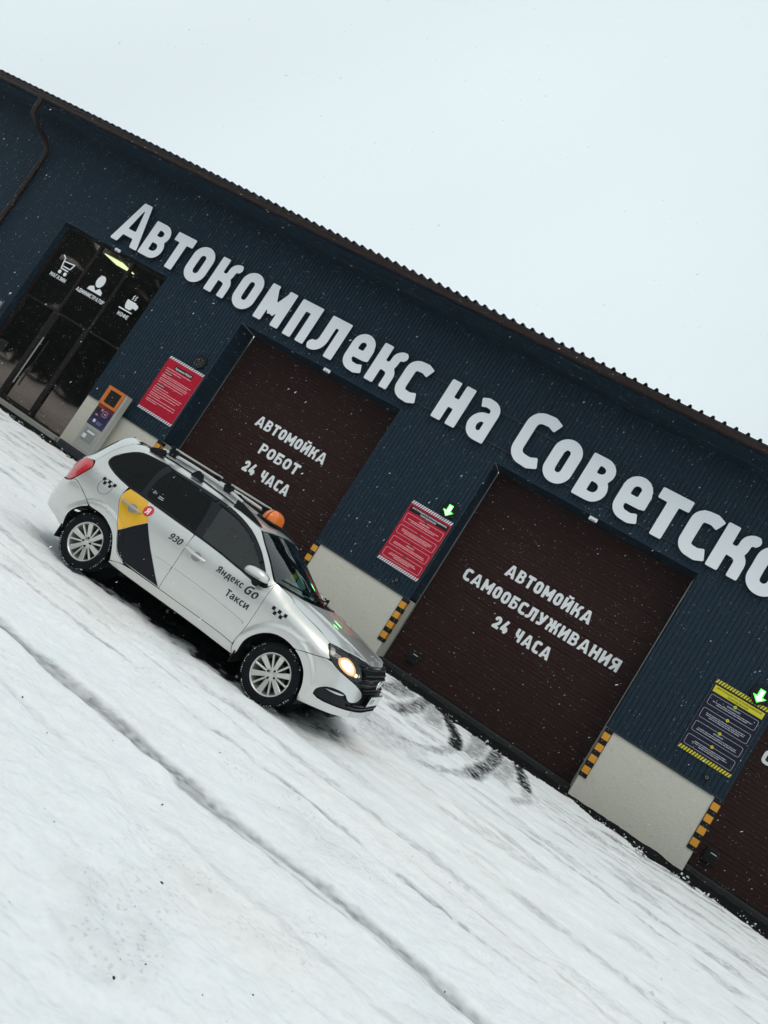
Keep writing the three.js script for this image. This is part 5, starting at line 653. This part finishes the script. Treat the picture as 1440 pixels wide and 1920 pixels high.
wheel(.0, .735, 0, 3, false); wheel(2.47, .735, 0.03, 8, false); wheel(.0, -.735, 0, 4, true); wheel(2.47, -.735, 0.03, 5, true);
// ---- wheel houses, floor, inner shell: what is dark behind the gaps
for (const k of [1, -1]) for (const [cx, R] of [[0.0, .35], [2.44, .378]]) { const a = new THREE.CylinderGeometry(R, R, .36, 40, 1, true, -Math.PI / 2 - .25, Math.PI + .5); a.rotateX(-Math.PI / 2); a.rotateZ(0); const g = a; g.translate(cx, .285, k * .63); const d = new THREE.CircleGeometry(R, 40); d.translate(cx, .285, k * .455); part('wheel_house', [g, d], C.matt, taxi); }
for (const [x, k] of [[-.352, 1], [-.352, -1], [2.04, 1], [2.04, -1]]) part('mud_flap', box(x - .008, x + .008, .16, .42, k * .745 - .1, k * .745 + .075), C.rubber, taxi);
part('underbody', [box(-.62, -.36, .34, .42, -.6, .6), box(.37, 2.05, .235, .3, -.76, .76), box(-.36, .37, .24, .5, -.44, .44), box(2.05, 2.83, .22, .55, -.44, .44), box(2.83, 3.12, .24, .36, -.6, .6)], C.matt, taxi);
{
  const shell = [[-.33, 1.0], [-.33, .95], [.08, .98], [.5, .965], [1.6, .925], [1.95, .91], [2.2, .93], [2.7, .85], [3.05, .82], [SF, .82], [SF, .36], [2.83, .27], ...archF.slice(1), [1.9, .25], [.5, .262], ...archR, [-.42, .33], [-.6, .42], [SR, .43], [SR, 1.0]];
  const g = panelGeo(shell, { off: -0.034, gap: 0, lip: 0, L: .09, round: 0 }); part('inner_shell', g, C.inner, taxi); part('inner_shell', mirrorGeo(g), C.inner, taxi);
}
part('engine_bay', box(2.1, 3.05, .5, .80, -.42, .42), C.matt, taxi);
// ---- interior
{
  const seat = (x, z, w) => part('seat', [rbox(x - .25, x + .27, .42, .60, z - w, z + w, .06, 3), (() => { const g = new RoundedBoxGeometry(.16, .62, 2 * w, 3, .06); g.rotateZ(.24); g.translate(x - .32, .86, z); return g; })(), (() => { const g = new RoundedBoxGeometry(.1, .2, Math.min(.28, 2 * w), 3, .045); g.rotateZ(.2); g.translate(x - .42, 1.25, z); return g; })()], C.seat, taxi);
  seat(1.25, .36, .25); seat(1.25, -.36, .25); seat(.42, 0, .62);
  part('dashboard', [rbox(1.72, 2.2, .72, .96, -.7, .7, .08, 4), rbox(1.7, 1.9, .9, 1.0, .12, .56, .05, 3)], C.inner, taxi);
  part('steering_wheel', (() => { const g = new THREE.TorusGeometry(.185, .016, 10, 36); g.rotateY(Math.PI / 2); g.rotateZ(.42); g.translate(1.6, .93, .36); return g; })(), C.matt, taxi);
  part('rear_view_mirror', rbox(1.5, 1.53, 1.26, 1.33, -.12, .12, .015, 2), C.matt, taxi); part('headliner', box(-.2, 1.35, 1.425, 1.432, -.5, .5), std(0.2, 0.2, 0.19, 0.9), taxi); part('cabin_floor', box(-.5, 2.1, .36, .4, -.7, .7), C.inner, taxi);
}
// papers and yellow ornaments behind the windscreen, the lamp on the roof
const tp = (x, y, z) => taxi.localToWorld(new THREE.Vector3(x, y, z)).toArray(); taxi.updateMatrixWorld(true);
for (const [x, y, z, label] of [[1.86, 1.04, .12, 'small yellow ornament behind the taxi windscreen, lower of the two'], [1.80, 1.10, -.14, 'small yellow ornament behind the taxi windscreen, upper of the two']]) { const t = thing('yellow_ornament', label, 'ornament', tp(x, y, z), 0.04); const b = new THREE.SphereGeometry(.04, 16, 12); b.scale(1, 1.15, 1); part('body', b, std(0.6, 0.4, 0.05, 0.8), t); part('stem', bar([0, -.11, 0], [0, -.04, 0], .006), C.matt, t); }
for (const [x, z, a, label] of [[1.93, .02, .3, 'white paper slip lying on the taxi dashboard, nearer the driver'], [2.0, -.34, -.4, 'white paper slip lying on the taxi dashboard, nearer the building']]) { const t = thing('paper_slip', label, 'paper', tp(x, .985, z), a); const g = new THREE.PlaneGeometry(.2, .12, 8, 2); const p = g.attributes.position; for (let i = 0; i < p.count; i++) p.setZ(i, .012 * Math.sin(p.getX(i) * 14)); g.rotateX(-Math.PI / 2 + .35); g.computeVertexNormals(); part('sheet', g, std(0.6, 0.6, 0.57, 0.9, { side: THREE.DoubleSide }), t); }
{
  const t = thing('taxi_lamp', 'orange taxi lamp with black middle band standing on the car roof', 'taxi lamp', tp(1.30, 1.484, 0.02), 0.0418);
  const g = new THREE.SphereGeometry(1, 40, 20, 0, 6.2832, 0, Math.PI / 2); const p = g.attributes.position; for (let i = 0; i < p.count; i++) { const x = p.getX(i), y = p.getY(i), z = p.getZ(i); p.setXYZ(i, x * .1, Math.pow(y, .75) * .135 + .012, Math.sign(z) * Math.pow(Math.abs(z), .8) * .2); } g.computeVertexNormals();
  part('lamp_dome', g, phy(0.82, 0.17, 0.012, 0.28, { clearcoat: 0.5 }), t);
  const band = new THREE.TorusGeometry(1, .035, 8, 40, Math.PI); const b = band.attributes.position; for (let i = 0; i < b.count; i++) { const x = b.getX(i), y = b.getY(i), z = b.getZ(i); b.setXYZ(i, z * .12, Math.pow(Math.max(y, 0), .75) * .1375 + .012 + Math.min(y, 0) * .1, x * .2025); } band.computeVertexNormals(); part('lamp_band', band, C.matt, t); part('lamp_foot', rbox(-.11, .11, -.01, .014, -.21, .21, .008, 2), C.matt, t);
}
// ---------------------------------------------------------------- across the yard, out of the picture: the trees that the glass mirrors
{
  const trunkMat = std(0.05, 0.035, 0.025, 0.9), green = std(0.012, 0.02, 0.011, 0.85);
  const spruce = (seed, H) => { const r = rng(seed), pos = [], idx = []; for (let y = H * 0.08; y < H; y += H * 0.03) { const R = (H - y) * 0.24 + 0.3, n = 16; for (let k = 0; k < n; k++) { const a = r() * 6.28, q = R * (0.65 + 0.5 * r()), w = 0.25 + q * 0.16, c = Math.cos(a), s = Math.sin(a), o = pos.length / 3, dr = 0.3 * q + 0.2 * r(); pos.push(0, y + 0.25, 0, c * q * 0.6 - s * w, y - dr * 0.4, s * q * 0.6 + c * w, c * q, y - dr, s * q, c * q * 0.6 + s * w, y - dr * 0.4, s * q * 0.6 - c * w); idx.push(o, o + 1, o + 2, o, o + 2, o + 3); } } return meshFrom(pos, idx); };
  const r = rng(91), kinds = [];
  for (let k = 0; k < 3; k++) { const t = thing('spruce_tree', 'dark spruce standing in the row across the yard', 'tree', [0, 0, 0], 0, 'spruces in the row across the yard'), H = 18; part('trunk', (() => { const g = new THREE.CylinderGeometry(0.06, 0.24, H * 0.95, 8); g.translate(0, H * 0.475, 0); return g; })(), trunkMat, t); part('crown', spruce(10 + k, H), green, t); kinds.push(t); }
  let i = 0; for (let x = -66; x < 40; x += x < -16 ? 3.3 : 2.4) { const t = i < 3 ? kinds[i] : kinds[i % 3].clone(); if (i >= 3) { t.name = numbered('spruce_tree'); scene.add(t); } t.position.set(x + (r() - 0.5) * 1.6, 0, 34 + (r() - 0.5) * 5); const s = (x < -16 ? 1 : 0.5) * (0.72 + 0.5 * r()); t.scale.set(s, s * (0.85 + 0.35 * r()), s); t.rotation.y = r() * 6; i++; }
}
// ---------------------------------------------------------------- crumbs of dirt on the snow, falling flakes
{
  const r = rng(17), g = new THREE.DodecahedronGeometry(1, 0), n = 260, im = new THREE.InstancedMesh(g, std(0.03, 0.03, 0.034, 0.9), n), m = new THREE.Matrix4(), q = new THREE.Quaternion(), e = new THREE.Euler();
  const fixed = [[7.57, 13.94, 0.007], [7.26, 13.74, 0.007], [8.34, 14.22, 0.006], [8.32, 14.4, 0.007], [8.78, 13.66, 0.007], [6.63, 12.59, 0.006], [6.61, 13.21, 0.007], [8.68, 13.88, 0.007], [8.06, 13.72, 0.012]];
  for (let i = 0; i < n; i++) { const f = fixed[i], x = f ? f[0] : 4.5 + r() * 9, z = f ? f[1] : 10.4 + r() * 5.5, s = f ? f[2] : 0.0015 + 0.0045 * r() ** 3; q.setFromEuler(e.set(r() * 6, r() * 6, r() * 6)); im.setMatrixAt(i, m.compose(new THREE.Vector3(x, s * 0.15, z), q, new THREE.Vector3(s, s * 0.6, s * (0.6 + 0.5 * r())))); }
  im.name = 'dirt_crumbs'; scene.add(im); tag(im, 'dark crumbs of dirt scattered over the foreground snow', 'dirt', null, 'stuff');
}
{ // crumbs of packed snow along the ragged edge of the wet strip and beside the turning marks
  const r = rng(41), g = new THREE.IcosahedronGeometry(1, 1), n = 900, im = new THREE.InstancedMesh(g, std(0.8, 0.82, 0.84, 0.95), n), m = new THREE.Matrix4(), q = new THREE.Quaternion(), e = new THREE.Euler(), o = {}, gp = g.attributes.position; for (let i = 0; i < gp.count; i++) { const f = 0.8 + 0.45 * vnoise(gp.getX(i) * 2.1 + 9, gp.getY(i) * 2.1 + gp.getZ(i) * 3); gp.setXYZ(i, gp.getX(i) * f, gp.getY(i) * f, gp.getZ(i) * f); } g.computeVertexNormals();
  for (let i = 0; i < n; i++) { let x, z; do { x = -7 + r() * 22; z = i % 4 ? 0.7 + r() * 1.5 : 1.5 + r() * 9; yard(x, z, o); } while (i % 4 ? !(o.edge > 0.02 || z > 1.4) : r() > 0.5); const s = 0.003 + 0.017 * r() ** 3; q.setFromEuler(e.set(r() * 6, r() * 6, r() * 6)); im.setMatrixAt(i, m.compose(new THREE.Vector3(x, o.h + s * 0.3, z), q, new THREE.Vector3(s * (1 + r()), s * 0.8, s))); }
  im.name = 'snow_crumbs'; scene.add(im); tag(im, 'crumbs of packed snow along the wet strip by the wall', 'snow', null, 'stuff');
}
{
  const r = rng(23), base = new THREE.IcosahedronGeometry(1, 0), n = 48000, im = new THREE.InstancedMesh(base, std(0.82, 0.86, 0.9, 0.8), n), m = new THREE.Matrix4(), q = new THREE.Quaternion(), e = new THREE.Euler(), v = new THREE.Vector3(), cam = camera.position; let k = 0;
  while (k < n) { v.set(-16 + r() * 34, 0.05 + r() * 9.5, 0.2 + r() * 15.5); const d = v.distanceTo(cam); if (d < 2.4) continue; const s = 0.0009 + 0.0013 * r() * r(), st = 1.9 + 1.4 * r(); q.setFromEuler(e.set((r() - 0.5) * 0.8, (r() - 0.5) * 0.8, 0.9 + (r() - 0.5) * 0.5)); im.setMatrixAt(k++, m.compose(v, q, new THREE.Vector3(s * st * 1.4, s, s))); }
  im.name = 'falling_snow'; scene.add(im); tag(im, 'falling snowflakes in the air of the yard', 'snow', null, 'stuff');
}
scene.fog = new THREE.FogExp2(lin(0.75, 0.85, 0.88), 0.0006);
renderer.render(scene, camera);
